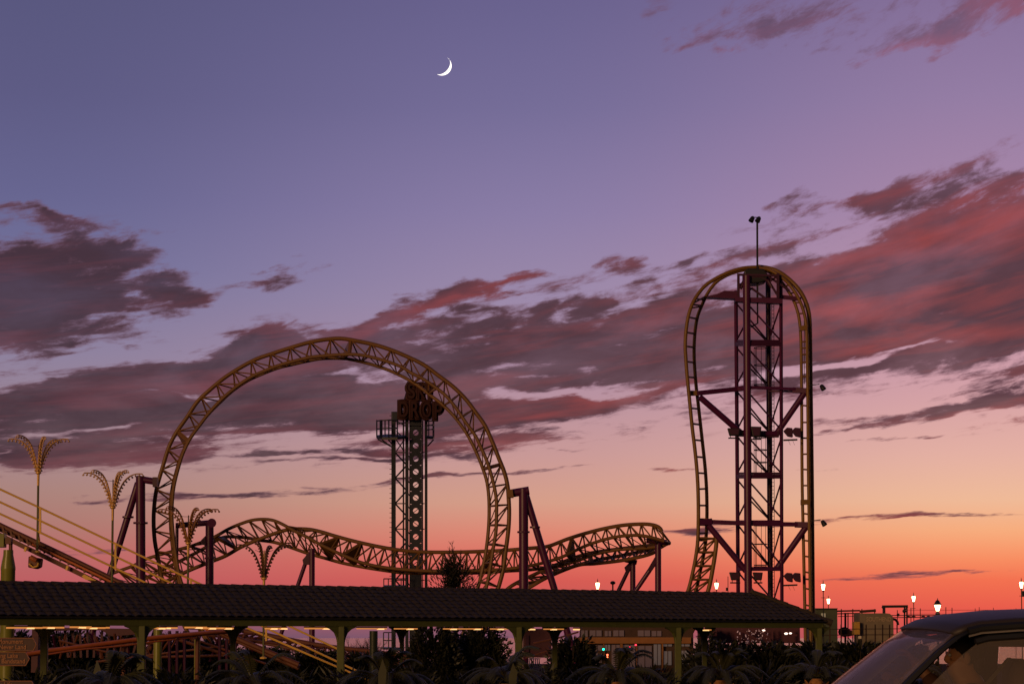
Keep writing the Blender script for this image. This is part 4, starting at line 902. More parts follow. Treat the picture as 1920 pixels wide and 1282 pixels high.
boxpx('wall', mar, pm, 982, 1034, 1178, 1232, 110, 3); boxpx('door', PURD, pm, 986, 992, 1190, 1231, 109.9, .08, 0)
for a, b in (((985,1233),(1060,1208)),((1045,1196),(1085,1184)),((1000,1205),(1040,1196))): MB().tube([P(*a,108), P(*b,108)], .05, 5).build('pipe', BRN, pm)
lp = thing('maroon_loop_housing', 'dark maroon curved ride body beneath the left of the roof', 'ride body', P(180,1200,96))
MB().prism([P(x,y,96) for x, y in ((70,1260),(72,1183),(150,1180),(190,1181),(210,1192),(262,1188),(262,1178),(120,1176),(60,1176),(58,1260))][::-1], (0,1.2,0)).build('body', mar, lp)
for k in range(14): MB().beam(P(122+k*14,1178+(k%3),97), P(128+k*12,1232,97), .1).build('rib', mar, lp)

lat = thing('ride_framework', 'tangle of brown ride beams and struts below the left half of the roof', 'framework', P(260,1225,92))
rl_ = random.Random(3)
for k in range(34):
    x = 100+k*11.5; y0_ = 1186+rl_.uniform(0,14)
    MB().tube([P(x, y0_, 92), P(x+rl_.uniform(-22,26), y0_+rl_.uniform(18,44), 92.5)], rl_.choice((.03,.045,.06)), 5).build('strut', BRN if k % 3 else PURD, lat)
for a, b, r_ in (((90,1216),(300,1204),.06),((180,1240),(420,1210),.05),((300,1188),(470,1240),.07),((330,1186),(500,1244),.05),((240,1232),(420,1228),.06),((110,1200),(260,1236),.05),((390,1190),(520,1206),.06)): MB().tube([P(*a,91.5), P(*b,92)], r_, 6).build('beam', BRN, lat)
for x in (318,332,346,412,425): MB().tube([P(x,1182,90), P(x,1262,90)], .07, 7).build('column', PURD, lat)

# ================================================================ trees and shrubs
def blade(m, p, d, L, w):
    d = d.normalized(); s = d.orthogonal().normalized(); a = rnd.uniform(0, 6.28); s = (Matrix.Rotation(a, 3, d) @ s)*w/2
    m.add([p, p+d*L*.45+s, p+d*L, p+d*L*.45-s], [(0, 1, 2, 3)])
def grow(m, p, d, L, r, lvl, tips, spread=.55, up=.25):
    q = p+d*L; mid = p.lerp(q, .5)+Vector((rnd.uniform(-1,1), rnd.uniform(-1,1), 0))*L*.05
    m.tube([p, mid, q], [r, r*.85, r*.7], 5 if lvl > 1 else 3)
    tips.append(q); tips.append(mid)
    if lvl == 0: return
    for k in range(3 if lvl > 1 else 4):
        a = rnd.uniform(0, 6.28); s = spread*rnd.uniform(.5, 1.2)
        nd = (d+Vector((math.cos(a)*s, math.sin(a)*s, rnd.uniform(-.1, up)))).normalized()
        grow(m, p.lerp(q, rnd.uniform(.45, 1)), nd, L*rnd.uniform(.55, .8), r*.6, lvl-1, tips, spread, up)
tY = 104.0
base = P(853, 1194, tY); base.z = GROUND
tree = thing('tree', 'dark bushy tree with bare twiggy top rising inside the foot of the loop', 'tree', base)
tm = MB(); tips = []
hgt = P(850, 1040, tY).z-GROUND
tm.tube([base, base+Vector((.05,0,hgt*.5)), base+Vector((0,0,hgt*.8))], [.16,.1,.05], 8)
for k in range(34):
    z = rnd.uniform(.5, .92); a = rnd.uniform(0, 6.28); out_ = rnd.uniform(.1, .9)
    p0 = base+Vector((0,0,hgt*z)); d0 = Vector((math.cos(a)*out_, math.sin(a)*out_, 1)).normalized(); ll = rnd.uniform(.75, 1.2)*(1.25-out_*.55)
    p1 = p0+d0*ll*.5+Vector((0,0,.03)); p2 = p0+d0*ll+Vector((math.cos(a)*.05,0,.1)); tm.tube([p0,p1,p2], [.028,.02,.014], 4)
    for q in (p0.lerp(p1,.6), p1, p1.lerp(p2,.5), p2):
        for j in range(2):
            aa = rnd.uniform(0,6.28); grow(tm, q, (d0+Vector((math.cos(aa)*.5, math.sin(aa)*.5, .3))).normalized(), rnd.uniform(.16,.32), .015, 1, tips, .6, .4)
tm.build('trunk', TWIG, tree)
cm = MB()
for p in tips:
    if p.z > P(850,1068,tY).z+rnd.uniform(-.5,.45): continue
    for k in range(2): blade(cm, p+Vector((rnd.gauss(0,.12), rnd.gauss(0,.12), rnd.gauss(0,.12))), Vector((rnd.gauss(0,.6), rnd.gauss(0,.6), rnd.uniform(-.6,1.0))), rnd.uniform(.14,.3), .05)
for k in range(1700):
    a = rnd.uniform(0, 6.28); zz = rnd.random(); ztop = P(850,1046,tY).z; zb = P(850,1112,tY).z
    rr = 1.4*(1-.42*zz**2)*math.sqrt(rnd.random()); cl = .5+.5*math.sin(5*a+7*zz+3*rr)
    if rnd.random() > (.12+.88*cl**1.5)*(1-zz*.75): continue
    p = Vector((base.x-.05+rr*math.cos(a), tY+rr*math.sin(a), zb+(ztop-zb)*zz)); blade(cm, p, Vector((math.cos(a)*.6, math.sin(a)*.6, rnd.uniform(.2,1.2))), rnd.uniform(.18,.36), .05)
cm.build('crown', LEAF, tree)
def bush(name, px, Yb, rx, z0, z1, n, label, cat='bush', leafm=LEAF, L=(.1,.22), w=.06, seed=1, grp=None):
    r2 = random.Random(seed); global rnd; rnd = r2
    b = P(px, 1194, Yb); b.z = z0; t = thing(name, label, cat, b, grp)
    st = MB()
    for k in range(7):
        a = r2.uniform(0, 6.28); st.tube([b, b+Vector((math.cos(a)*rx*.4, math.sin(a)*rx*.3, (z1-z0)*.5)), b+Vector((math.cos(a)*rx*.7, math.sin(a)*rx*.5, (z1-z0)*.85))], [.03,.02,.008], 5)
    st.build('stems', TWIG, t); m = MB()
    for k in range(n):
        a = r2.uniform(0, 6.28); h = r2.random(); rr = rx*math.sqrt(r2.random())*(1-.5*h**3)*(.85+.2*math.sin(5*a+px))
        p = b+Vector((rr*math.cos(a), .6*rr*math.sin(a), (z1-z0)*h*(.85+.15*math.sin(9*a+3*px)))); blade(m, p, Vector((math.cos(a)*.5, math.sin(a)*.5, r2.uniform(-.2,1))), r2.uniform(*L), w)
    m.build('foliage', leafm, t)
    return t
bl_ = ['large black-green bush below the tree, left half','large black-green bush below the tree, right half against the post']
bush('evergreen_bush', 812, 78, 1.3, GROUND, EYE+.42, 6500, bl_[0], seed=3, w=.09); bush('evergreen_bush', 908, 79, 1.25, GROUND, EYE+.42, 6500, bl_[1], seed=4, w=.09); bush('evergreen_bush', 860, 81, 1.3, GROUND, EYE+.45, 4500, 'black-green bush filling the gap between the two large bushes', seed=14, w=.1)
for i_, (x_, zt_, rx_, n_, lb_) in enumerate(((20,1184,1.9,3800,'dark hedge clump at far left behind the finger signs'),(120,1183,1.9,3800,'dark hedge clump behind the leftmost walkway bay'),(222,1188,1.8,3600,'dark hedge clump left of the first bracketed post'),(322,1190,1.8,3600,'dark hedge clump right of the first bracketed post'),(405,1200,1.6,3200,'dark hedge clump under the start of the leaning track'),(500,1216,1.8,2800,'low hedge clump below the leaning track'),(590,1222,1.8,2600,'low hedge clump left of the second bracketed post'),(690,1226,1.8,2400,'low hedge clump by the dark round pillar'),(1075,1196,1.3,2600,'dark hedge clump at the left end of the kiosk'),(1350,1203,1.9,3400,'dark hedge clump behind the left of the fairground ride'),(1440,1206,1.9,3400,'dark hedge clump behind the right of the fairground ride'),(1530,1207,1.9,3400,'dark hedge clump at the last walkway post'),(1610,1206,1.9,3400,'dark hedge clump below the cabin and hopper'),(1680,1208,1.9,3000,'dark hedge clump behind the car windscreen'))):
    bush('hedge_clump', x_, (101 if x_ < 700 else 88)+(i_ % 3), rx_, GROUND, EYE+(1194-zt_)/F*(101 if x_ < 700 else 88), n_, lb_, 'hedge', LEAF, (.18,.38), .13, seed=60+i_, grp='hedge clumps behind the walkway')
bush('evergreen_bush', 1325, 70, .45, GROUND, EYE+.3, 1400, 'round dark bush at the right end of the kiosk', seed=5)
rnd = random.Random(12)
for x, lb in ((552,'bare twiggy shrub left of the second bracketed post'),(668,'bare twiggy shrub just right of the second bracketed post'),(690,'smaller bare shrub beside the dark round pillar')):
    b = P(x,1194,118); b.z = GROUND; t = thing('bare_shrub', lb, 'shrub', b, 'bare shrubs by the shore'); m = MB()
    for k in range(9):
        a = rnd.uniform(0,6.28); grow(m, b, Vector((math.cos(a)*.35, math.sin(a)*.35, 1)).normalized(), rnd.uniform(.8,1.15), .022, 3, [], .4, .4)
    m.build('branches', TWIG, t)

# ---------------------------------------------------------------- foreground palms
pal_x = []
a0, b0 = -755, (247.4, .0466)
def palm_frond(L, lift, droop, seed, nl=26):
    r = random.Random(seed); m = MB(); c = []
    for i in range(21):
        t = i/20; c.append(Vector((L*t*(1-.12*t), 0, lift*math.sin(min(1, t*1.25)*math.pi*.5)-droop*t**2.4)))
    m.tube(c, [.016*(1-.8*i/20)+.003 for i in range(21)], 4)
    for i in range(nl):
        t = .14+.84*i/nl; j = min(19, int(t*20)); p = c[j].lerp(c[j+1], t*20-j); d = (c[j+1]-c[j]).normalized()
        ll = (.34*math.sin(min(1, t*1.6+.1)*math.pi*.5)*(1-.62*t))*r.uniform(.85, 1.1)
        for sg in (-1, 1):
            e = p+d*ll*.45+Vector((0, sg*ll*.72, -ll*.38)); mm_ = p.lerp(e, .5)+Vector((0, 0, ll*.14)); w = .017
            m.add([p-d*w, p+d*w, mm_+d*w, mm_-d*w, e], [(0,1,2,3), (3,2,4)])
    return m
arch = [palm_frond(1.25, .36, .52, s).build('frond', FROND, None) for s in (1, 2, 3)]
upr = [palm_frond(.95, .62, .18, s).build('frond', FROND, None) for s in (5, 6)]
places = ['leftmost, beside the finger signs','below the first bracketed post','second from left, below the leaning handrails','below the second bracketed post','in front of the dark bushes','below the third bracketed post and kiosk','in front of the kiosk windows','below the last walkway post','half hidden by the car bonnet']
rp = random.Random(21)
for n_ in range(-1, 8):
    den = 1+.0466*n_; Yp = 38*den; px_ = 960+(-755+247.4*n_)/den
    base = P(px_, 1194, Yp); base.z = EYE-70/F*38
    g = Vector((base.x, base.y, -.45))
    t = thing('dwarf_palm', 'low dark palm with arching fronds, '+(places[n_+1] if n_+1 < len(places) else 'far right'), 'palm', g, 'dwarf palms in the front planting bed')
    MB().lathe([(.16,-.45),(.2,.1),(.24,.34),(.17,.42),(.1,.5)], (g.x, g.y, -.03), 14).build('trunk', BARK, t, smooth=True)
    cut = MB()
    for k in range(26):
        a = k*2.4; z = .12+.3*k/26; p = Vector((g.x+.2*math.cos(a), g.y+.2*math.sin(a), z-.03)); cut.prism([p+Vector((-.05*math.sin(a),.05*math.cos(a),-.05)), p+Vector((.05*math.sin(a),-.05*math.cos(a),-.05)), p+Vector((.08*math.cos(a), .08*math.sin(a), .07))], Vector((math.cos(a), math.sin(a), 0))*.03)
    cut.build('cut_stubs', BARK, t)
    nf = 13
    for k in range(nf+6):
        src = arch[k % 3] if k < nf else upr[k % 2]
        f = src.copy(); COL.objects.link(f); f.parent = t; f.location = (0, 0, base.z-g.z-.22+(0 if k < nf else .05)); sc = rp.uniform(.82, 1.08)
        az_ = 2*math.pi*k/nf+rp.uniform(-.15,.15) if k < nf else rp.uniform(0, 6.28)
        f.rotation_euler = (rp.uniform(-.25,.25), rp.uniform(-.2,.12), az_); f.scale = (sc,)*3
for o in arch+upr: bpy.data.objects.remove(o)
# leafy plants behind the palms
sh_l = ['spiky dark plant behind the leftmost palm','leafy dark plant below the leftmost walkway bay','spiky dark plant left of the first bracketed post','leafy dark plant behind the second palm','leafy dark plant under the leaning handrails','spiky dark plant left of the second bracketed post','dark plant between the second post and round pillar','leafy dark plant in front of the black bushes','spiky dark plant left of the third bracketed post','leafy plant below the maroon housing','dark plant in front of the kiosk door','dark plant before the kiosk right half','leafy plant below the fairground ride','dark plant by the picket fence','dense dark plant right of the last post','dark plant in the gap beside the car windscreen']
for i, x in enumerate((60,150,235,330,420,540,660,775,890,1010,1110,1215,1330,1430,1560,1640)):
    Yp = 42+.0075*x
    bush('leafy_plant', x, Yp, .95, -.6, EYE-(64+rp.uniform(-12,8))/F*Yp if x < 1500 else EYE-48/F*Yp, 1500, sh_l[i], 'plant', LEAF, (.12,.34), .05, seed=40+i, grp='leafy plants behind the palms')
for x, y, lb in ((180,1240,'pointed green leaf shoot left of the first bracketed post'),(207,1252,'second pointed leaf shoot just right of the first shoot'),(715,1238,'tall pointed leaf shoot by the dark round pillar'),(960,1245,'broad leaf lit from the side at the third bracketed post')):
    b = P(x,1290,40); tip = P(x+2,y-4,40); m = MB()
    m.prism([b+Vector((-.06,0,0)), b.lerp(tip,.5)+Vector((-.07,0,.0)), tip, b.lerp(tip,.6)+Vector((.09,0,0)), b+Vector((.07,0,0))], (0,.012,0)); m.build('leaf_shoot', FROND, label=lb, cat='leaf shoot')

# ================================================================ finger signs at the left edge
sY = 24.0
fs = thing('finger_signpost', 'maroon finger signs with gold borders and lettering at the left edge', 'signpost', P(-40,1260,sY))
sgm = mat('maroon_sign_board', (.055,.010,.010), .5, var=.15); gold = mat('dull_gold_paint', (.42,.18,.085), .6, var=.1)
MB().tube([P(-42,1180,sY+.1), Vector((P(-42,1180,sY+.1).x, sY+.1, 0))], .045, 10).build('post', BLACKM, fs)
MB().ball(P(-42,1178,sY+.1), .07, 10, 7).build('finial', BLACKM, fs)
def board(x1, xt, y0, y1, lines, xoff):
    ym = (y0+y1)/2; ol = [(-50,y0),(x1,y0),(xt,ym),(x1,y1),(-50,y1)]
    b_ = MB().prism([P(x, y, sY) for x, y in ol], (0,.03,0)).build('sign_board', sgm, fs)
    bo = MB()
    for (p, q) in zip(ol, ol[1:]): bo.tube([P(*p, sY-.006), P(*q, sY-.006)], .0045, 5)
    bo.build('border', gold, b_)
    for k, tx in enumerate(lines):
        text_mesh('lettering', tx, .072, .004, gold, b_, P(xoff[k], y0+(10.3 if k == 0 else 20.6), sY-.006), (1,0,0), (0,0,1), xs=.92)
board(62, 68, 1195.5, 1219.5, ['Cliffs & Monument', 'Never Never Land'], [-39, -33])
board(48, 55, 1222, 1247, ['Boating Lake', 'to Bandstand'], [-22, -10])
board(59, 66, 1276, 1300, ['Sea Life', 'to Pier'], [-10, 0])

# ================================================================ passing car
paint = mat('dark_grey_car_paint', (.04,.030,.034), .5, metal=0, var=.04, spec=.35)
trimb = mat('car_black_trim', (.012,.012,.013), .5, var=.1); rubber = mat('tyre_rubber', (.015,.015,.015), .85)
liner = mat('car_interior_cloth', (.09,.06,.065), .9, var=.2); beige = mat('reflection_band_olive', (.62,.58,.30), .8, var=.08)
glass = bpy.data.materials.new('car_glass'); glass.use_nodes = True; gt = glass.node_tree; gt.nodes.clear()
g1 = gt.nodes.new('ShaderNodeBsdfTransparent'); g1.inputs[0].default_value = (.84,.82,.80,1); g2 = gt.nodes.new('ShaderNodeBsdfGlossy'); g2.inputs['Roughness'].default_value = .04; g2.inputs[0].default_value = (.75,.55,.48,1)
fz = gt.nodes.new('ShaderNodeFresnel'); fz.inputs[0].default_value = 1.38; gm = gt.nodes.new('ShaderNodeMixShader'); go = gt.nodes.new('ShaderNodeOutputMaterial')
fm = gt.nodes.new('ShaderNodeMath'); fm.operation = 'MULTIPLY'; fm.inputs[1].default_value = .5; gt.links.new(fz.outputs[0], fm.inputs[0]); gt.links.new(fm.outputs[0], gm.inputs[0]); df = gt.nodes.new('ShaderNodeBsdfDiffuse'); df.inputs[0].default_value = (.62,.50,.42,1); dm = gt.nodes.new('ShaderNodeMixShader'); dm.inputs[0].default_value = .16; gt.links.new(g1.outputs[0], dm.inputs[1]); gt.links.new(df.outputs[0], dm.inputs[2]); gt.links.new(dm.outputs[0], gm.inputs[1]); gt.links.new(g2.outputs[0], gm.inputs[2]); gt.links.new(gm.outputs[0], go.inputs[0])
YC = 10.05
car = thing('car', 'dark grey car passing close at the lower right, driver inside', 'car', (3.0, YC, 0))
CX = -.02
# stations of the upper shell: (x, z centre, half width, edge set-back, edge drop)
shell = [(1.36,1.03,.70,.20,.02),(1.52,1.16,.67,.17,.02),(1.68,1.285,.64,.14,.02),(1.83,1.40,.61,.115,.022),(1.93,1.468,.595,.10,.028),(2.0,1.502,.585,.09,.034),(2.10,1.525,.58,.05,.042),(2.3,1.545,.58,.02,.05),(2.6,1.556,.58,0,.055),(3.0,1.558,.58,0,.055),(3.5,1.545,.575,0,.055),(4.0,1.51,.57,0,.05),(4.25,1.47,.565,0,.045),(4.4,1.42,.56,-.03,.04),(4.55,1.2,.62,-.05,.02),(4.66,1.0,.66,-.06,.01)]
def st(s, f):   # f -1..1 across
    x, z, hw, sb, dr = s; return Vector((x+sb*f*f+CX, YC+hw*f, z-dr*f*f*f*f*.7-dr*f*f*.3))
fr_ = [-1+k/14 for k in range(29)]
def strip(a, b, name, m, parent, thick=.012, smooth=True):
    mb = MB().sheet([[st(s, f) for f in fr_] for s in shell[a:b+1]]); o = mb.build(name, m, parent, smooth=smooth)
    if thick: md = o.modifiers.new('thick', 'SOLIDIFY'); md.thickness = thick; md.offset = 0
    return o
strip(0, 4, 'windscreen', glass, car, .004); rf_ = strip(4, 13, 'roof', paint, car, .03); strip(13, 15, 'rear_window', glass, car, .004)
# header liner
MB().sheet([[st(s, f)-Vector((0,0,.04)) for f in fr_[1:-1]] for s in shell[5:13]]).build('roof_lining', liner, car, smooth=True)
for sg in (-1, 1):
    ed = [st(s, sg) for s in shell]
    A_ = ed[0:6]
    m = MB()
    rows = []
    for i, p in enumerate(A_):
        w = .036-.002*i; rows.append([p+Vector((-.012,-sg*.035,.0)), p+Vector((.0,sg*.018,-.008)), p+Vector((w*.75,sg*.022,-w*.35)), p+Vector((w,sg*.012,-w*.45)), p+Vector((w*.7,-sg*.03,-w*.4))])
    ap_ = MB().sheet(rows).build('front_pillar', trimb if sg < 0 else paint, car, smooth=True); md = ap_.modifiers.new('thick','SOLIDIFY'); md.thickness = .01
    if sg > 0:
        MB().sheet([[p+Vector((-.05,-.17,-.012)), p+Vector((.0,-.03,-.02)), p+Vector((.06,-.04,-.03))] for p in A_]).build('pillar_sheen', mat('pillar_sheen_grey', (.62,.58,.50), .8, var=.06), car, smooth=True)  # pale strip painted as the windscreen's glancing sky reflection
    # cant rail and drip line
    cr_ = [p+Vector((.0,sg*.012,-.012)) for p in ed[5:14]]
    MB().tube(cr_, .02, 8).build('cant_rail', trimb, car, smooth=True)
    MB().tube([p+Vector((0,sg*.024,-.034)) for p in ed[5:14]], .005, 5).build('drip_moulding', mat('chrome_strip', (.5,.45,.4), .3, metal=.6), car, smooth=True)
    fr2 = [p+Vector((.03,sg*.022,-.058)) for p in ed[5:14]]
    MB().tube(fr2, .018, 6).build('door_frame', trimb, car, smooth=True)
    # belt line and side glass
    belt = [Vector((1.58+CX, YC+sg*.80, .98)), Vector((2.2, YC+sg*.81, 1.0)), Vector((2.75, YC+sg*.81, 1.01)), Vector((3.6, YC+sg*.81, 1.03)), Vector((4.4, YC+sg*.78, 1.05))]
    topf = [ed[1]+Vector((.09,sg*.02,-.04)), ed[3]+Vector((.09,sg*.02,-.04)), ed[5]+Vector((.06,sg*.02,-.05))]+[p+Vector((.0,sg*.022,-.06)) for p in ed[6:13]]
    def gl(x0, x1, name):
        n = 8; r = []
        for k in range(n+1):
            x = x0+(x1-x0)*k/n; zt_ = None
            for p, q in zip(topf, topf[1:]):
                if p.x <= x <= q.x: zt_ = p.lerp(q, (x-p.x)/(q.x-p.x))
            if zt_ is None: zt_ = topf[0] if x < topf[0].x else topf[-1]
            yb = YC+sg*.80; zb_ = .99
            col_ = []
            for j in range(6):
                f = j/5; zz = zb_+(zt_.z-zb_)*f; yy = yb+(zt_.y-yb)*f**1.25; col_.append(Vector((x, yy, zz)))
            r.append(col_)
        return MB().sheet(r).build(name, glass, car, smooth=True)
    gl(1.66, 2.42, 'side_window'); gl(2.50, 3.35, 'side_window'); gl(3.43, 4.15, 'side_window')
    for x in (2.46, 3.39):
        zt_ = 1.49; MB().prism([(x-.045,YC+sg*.805,.98),(x+.045,YC+sg*.805,.98),(x+.035,YC+sg*.60,zt_-.0),(x-.035,YC+sg*.60,zt_-.0)], (0,sg*.015,0)).build('side_pillar', trimb, car)
    # body side
    pr = [(.42,.45),(.42,.66),(.55,.80),(1.0,.93),(1.55,.99),(2.4,1.0),(3.4,1.01),(4.6,1.02),(4.78,.95),(4.82,.55),(4.75,.32),(4.1,.22),(1.5,.22),(.6,.3)]
    body = MB().prism([(x, YC+sg*.70, z) for x, z in pr], (0, sg*.13, 0)).build('body_side', paint, car, bevel=.03)
    for x in (1.72, 3.0): MB().box((x+.62, YC+sg*.842, .86), (.2,.02,.03)).build('door_handle', paint, car, bevel=.008)
    for x in (1.15, 3.95):
        c = Vector((x, YC+sg*.76, .31)); wh = MB().tube([c-Vector((0,.1,0)), c+Vector((0,.1,0))], .31, 28).build('wheel', rubber, car, smooth=True, bevel=.02)
        MB().tube([c+Vector((0,sg*.08,0)), c+Vector((0,sg*.112,0))], .21, 20).build('rim', mat('alloy', (.4,.4,.42), .3, metal=.8), wh)
    MB().box((.47, YC+sg*.58, .70), (.12,.3,.14)).build('headlight', mat('headlight_glass', (.6,.6,.6), .1), car, bevel=.03)
    mi = MB().ball((1.64, YC+sg*.93, 1.06), .1, 14, 10, (.75,1.05,.72)).build('wing_mirror', paint, car, smooth=True)
bh = MB().sheet([[Vector((x, YC+f*.72, z-.03*f*f)) for f in (-1,-.6,0,.6,1)] for x, z in ((.43,.68),(.6,.84),(1.0,.96),(1.4,1.03))]).build('bonnet', paint, car, smooth=True)
md = bh.modifiers.new('thick','SOLIDIFY'); md.thickness = .02
MB().box((.46, YC, .45), (.14,1.5,.34)).build('front_bumper', paint, car, bevel=.05); MB().box((4.78, YC, .6), (.14,1.5,.7)).build('tailgate', paint, car, bevel=.05)
MB().box((2.7, YC, .3), (3.9,1.38,.14)).build('floor_pan', trimb, car)
da = MB().box((1.72, YC, .93), (.42,1.3,.16)).build('dashboard', liner, car, bevel=.05)
def seat(x, y, nm='front_seat'):
    s = MB().box((x, y, .62), (.5,.5,.16)).build(nm, liner, car, bevel=.05)
    b_ = MB(); b_.prism([(x+.2,y-.23,.64),(x+.32,y-.23,1.10),(x+.40,y-.21,1.10),(x+.32,y-.23,.60)], (0,.46,0)).build('backrest', liner, s, bevel=.03)
    MB().box((x+.40,y,1.24), (.1,.26,.17)).build('headrest', liner, s, bevel=.04)
    MB().tube([(x+.38,y-.06,1.1),(x+.39,y-.06,1.18)], .008, 5).build('headrest_stalk', trimb, s)
    return s
seat(2.12, YC+.38); seat(2.12, YC-.38); seat(3.1, YC+.38, 'rear_seat'); seat(3.1, YC-.38, 'rear_seat')
# pale and dim bands painted as lights reflected in the side window
MB().beam((2.30,YC+.60,1.405), (3.3,YC+.60,1.400), .03, .045).build('reflection_band', beige, car)
MB().beam((2.34,YC+.63,1.452), (3.3,YC+.63,1.452), .02, .035).build('reflection_band', mat('reflection_band_dim', (.28,.24,.12), .8), car)
sw_ = MB(); cw = Vector((1.96, YC+.38, 1.05)); axv = Vector((-.9,0,.44)).normalized(); e1_ = Vector((0,1,0)); e2_ = axv.cross(e1_)
sw_.tube([cw+(e1_*math.cos(t)+e2_*math.sin(t))*.18 for t in [2*math.pi*k/24 for k in range(25)]], .014, 8)
sw_.tube([cw-e1_*.17, cw+e1_*.17], .014, 6); sw_.tube([cw, cw-axv*-.0+Vector((-.2,0,-.1))], .02, 8); sw_.build('steering_wheel', trimb, car, smooth=True)
MB().prism([(2.20,YC+.19,1.07),(2.23,YC+.19,1.07),(2.46,YC+.22,1.33),(2.44,YC+.22,1.33)], (0,.006,0)).build('seat_belt', mat('belt_web', (.16,.15,.10), .8), car)

# the driver: one skinned body
skin = mat('skin', (.55,.28,.15), .55, var=.08); hairm = mat('dark_hair', (.02,.012,.009), .7); cloth = mat('brown_jacket', (.16,.07,.035), .8, var=.2); trous = mat('dark_trousers', (.02,.02,.028), .85)
dl_ = Vector((2.22, YC+.38, 0))
drv = thing('person', 'driver in a brown jacket at the wheel of the grey car, one hand raised', 'person', (dl_.x, dl_.y, .66))
def skin_mesh(name, verts, edges, radii, m, parent, root=0, lv=2):
    off = OFF[parent.name]
    me = bpy.data.meshes.new(name); me.from_pydata([Vector(v)-off for v in verts], edges, []); me.update()
    o = bpy.data.objects.new(name, me); COL.objects.link(o); o.parent = parent; OFF[o.name] = off
    o.modifiers.new('skin', 'SKIN')
    if not me.skin_vertices: me.skin_vertices.new()
    for i, sv in enumerate(me.skin_vertices[0].data):
        r = radii[i]; sv.radius = r if isinstance(r, tuple) else (r, r); sv.use_root = (i == root)
    ss = o.modifiers.new('sub', 'SUBSURF'); ss.levels = lv; ss.render_levels = lv
    me.materials.append(m)
    for md in (o.modifiers['skin'],): md.use_smooth_shade = True
    return o
yx = dl_.y
V = []; E = []; RR = []
def add(p, r, frm=None):
    V.append(p); RR.append(r)
    if frm is not None: E.append((frm, len(V)-1))
    return len(V)-1
pel = add((2.26,yx,.72), (.14,.11)); wai = add((2.29,yx,.86), (.13,.10), pel); che = add((2.30,yx,1.0), (.15,.11), wai); up_ = add((2.29,yx,1.09), (.11,.08), che)
nk = add((2.275,yx,1.165), .055, up_); jaw = add((2.25,yx,1.225), (.066,.068), nk); hd0 = add((2.255,yx,1.29), (.08,.092), jaw); crn = add((2.265,yx,1.35), (.07,.08), hd0); cr2 = add((2.267,yx,1.385), (.045,.05), crn)
nose = add((2.158,yx,1.266), .011, hd0)
chin = add((2.185,yx,1.212), .024, jaw)
def arm(sg, el, wr, fdir, curl):
    s_ = add((2.29,yx+sg*.17,1.085), .062, up_); e_ = add(el, .046, s_); w_ = add(wr, .028, e_)
    d = (Vector(wr)-Vector(el)).normalized(); pm_ = Vector(wr)+d*.05; pa = add(tuple(pm_), (.036,.020), w_); side = Vector((0,1,0)); side = (side-d*side.dot(d)).normalized()
    k1 = pm_+d*.045
    for j, (o_, L) in enumerate(((-.03,.062),(-.01,.07),(.01,.066),(.03,.052))):
        a = add(tuple(k1+side*o_), .0105, pa); c_ = Vector(curl); b = add(tuple(k1+side*o_*1.1+d*L*.45+c_*L*.25), .0092, a); add(tuple(k1+side*o_*1.1+d*L*.6+c_*L*.8), .0075, b)
    t1 = add(tuple(pm_-side*.04*sg+d*.01), .011, pa); add(tuple(pm_-side*.055*sg+d*.045), .0085, t1)
arm(-1, (2.13,yx-.27,1.06), (2.01,yx-.20,1.22), 0, (-.8,0,-.3)); arm(1, (2.12,yx+.26,.98), (1.99,yx+.19,1.12), 0, (-.5,0,-.85))
for sg in (-1, 1):
    h = add((2.2,yx+sg*.1,.72), .09, pel); kn = add((1.82,yx+sg*.13,.80), .062, h); an = add((1.62,yx+sg*.12,.47), .042, kn); add((1.5,yx+sg*.12,.42), .035, an)
skin_mesh('body', V, E, RR, skin, drv)
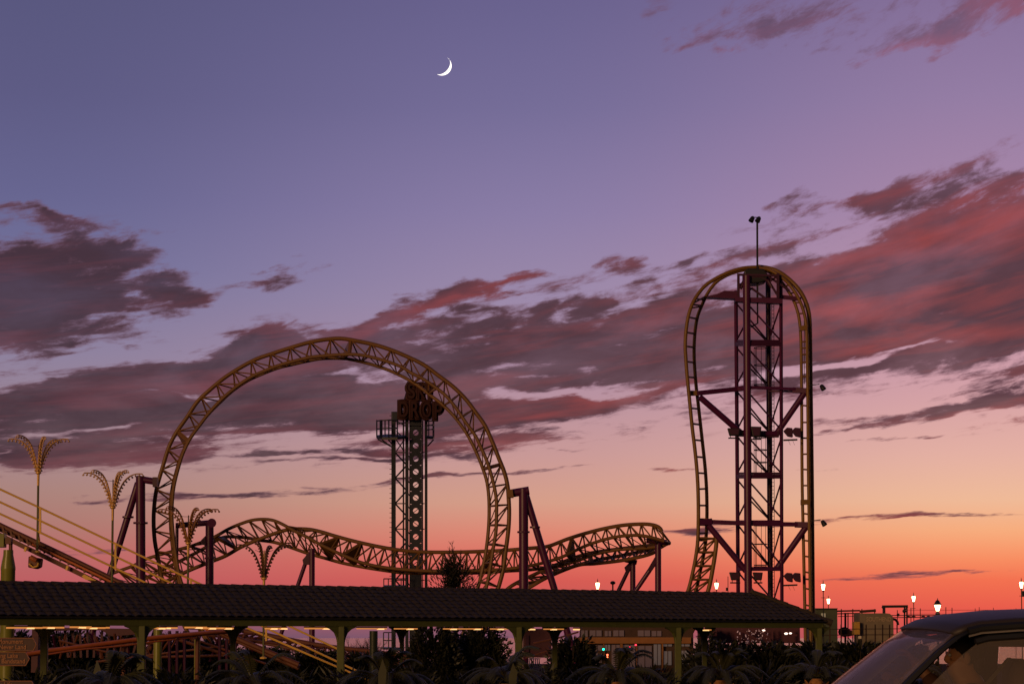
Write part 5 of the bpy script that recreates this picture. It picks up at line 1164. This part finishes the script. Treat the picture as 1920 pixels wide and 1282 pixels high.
# jacket: shirt body and sleeves just outside the skin
JV = []; JE = []; JR = []
def ja(p, r, f=None):
    JV.append(p); JR.append(r)
    if f is not None: JE.append((f, len(JV)-1))
    return len(JV)-1
j0 = ja((2.26,yx,.70), (.165,.13)); j1 = ja((2.29,yx,.86), (.15,.12), j0); j2 = ja((2.30,yx,1.0), (.172,.13), j1); j3 = ja((2.29,yx,1.095), (.13,.10), j2); ja((2.282,yx,1.14), .068, j3)
for sg, el, wr in ((-1,(2.13,yx-.27,1.06),(2.02,yx-.207,1.205)), (1,(2.12,yx+.26,.98),(2.0,yx+.195,1.108))):
    a = ja((2.29,yx+sg*.17,1.085), .075, j3); b = ja(el, .06, a); ja(wr, .040, b)
skin_mesh('jacket', JV, JE, JR, cloth, drv)
TV = [(2.26,yx,.72)]; TE = []; TR = [(.16,.125)]
for sg in (-1, 1):
    n0 = len(TV); TV += [(2.2,yx+sg*.1,.72),(1.82,yx+sg*.13,.80),(1.62,yx+sg*.12,.5)]; TR += [.105,.075,.058]; TE += [(0,n0),(n0,n0+1),(n0+1,n0+2)]
skin_mesh('trousers', TV, TE, TR, trous, drv)
hm = MB(); hm.ball((2.283,yx,1.325), .1, 16, 12, (.98,.86,1.0)); hm.ball((2.32,yx,1.26), .075, 12, 8, (.6,.95,1.1)); hm.ball((2.25,yx,1.385), .06, 12, 8, (1.1,1,.6)); hm.build('hair', hairm, drv, smooth=True)
for sg in (-1, 1):
    MB().ball((2.26,yx+sg*.083,1.275), .024, 8, 6, (.7,.4,1.3)).build('ear', skin, drv, smooth=True)
    MB().ball((2.184,yx+sg*.034,1.292), .009, 8, 6).build('eye', mat('eye_white', (.5,.48,.45), .3), drv, smooth=True)
MB().ball((2.176,yx,1.236), .012, 8, 6, (.4,1.5,.35)).build('mouth', mat('lips', (.3,.09,.07), .5), drv, smooth=True)
MB().tube([(2.25,yx-.06,1.135),(2.21,yx,1.13),(2.25,yx+.06,1.135)], .014, 6).build('collar', mat('white_collar', (.7,.65,.5), .7), drv)

drv.location.z += .05
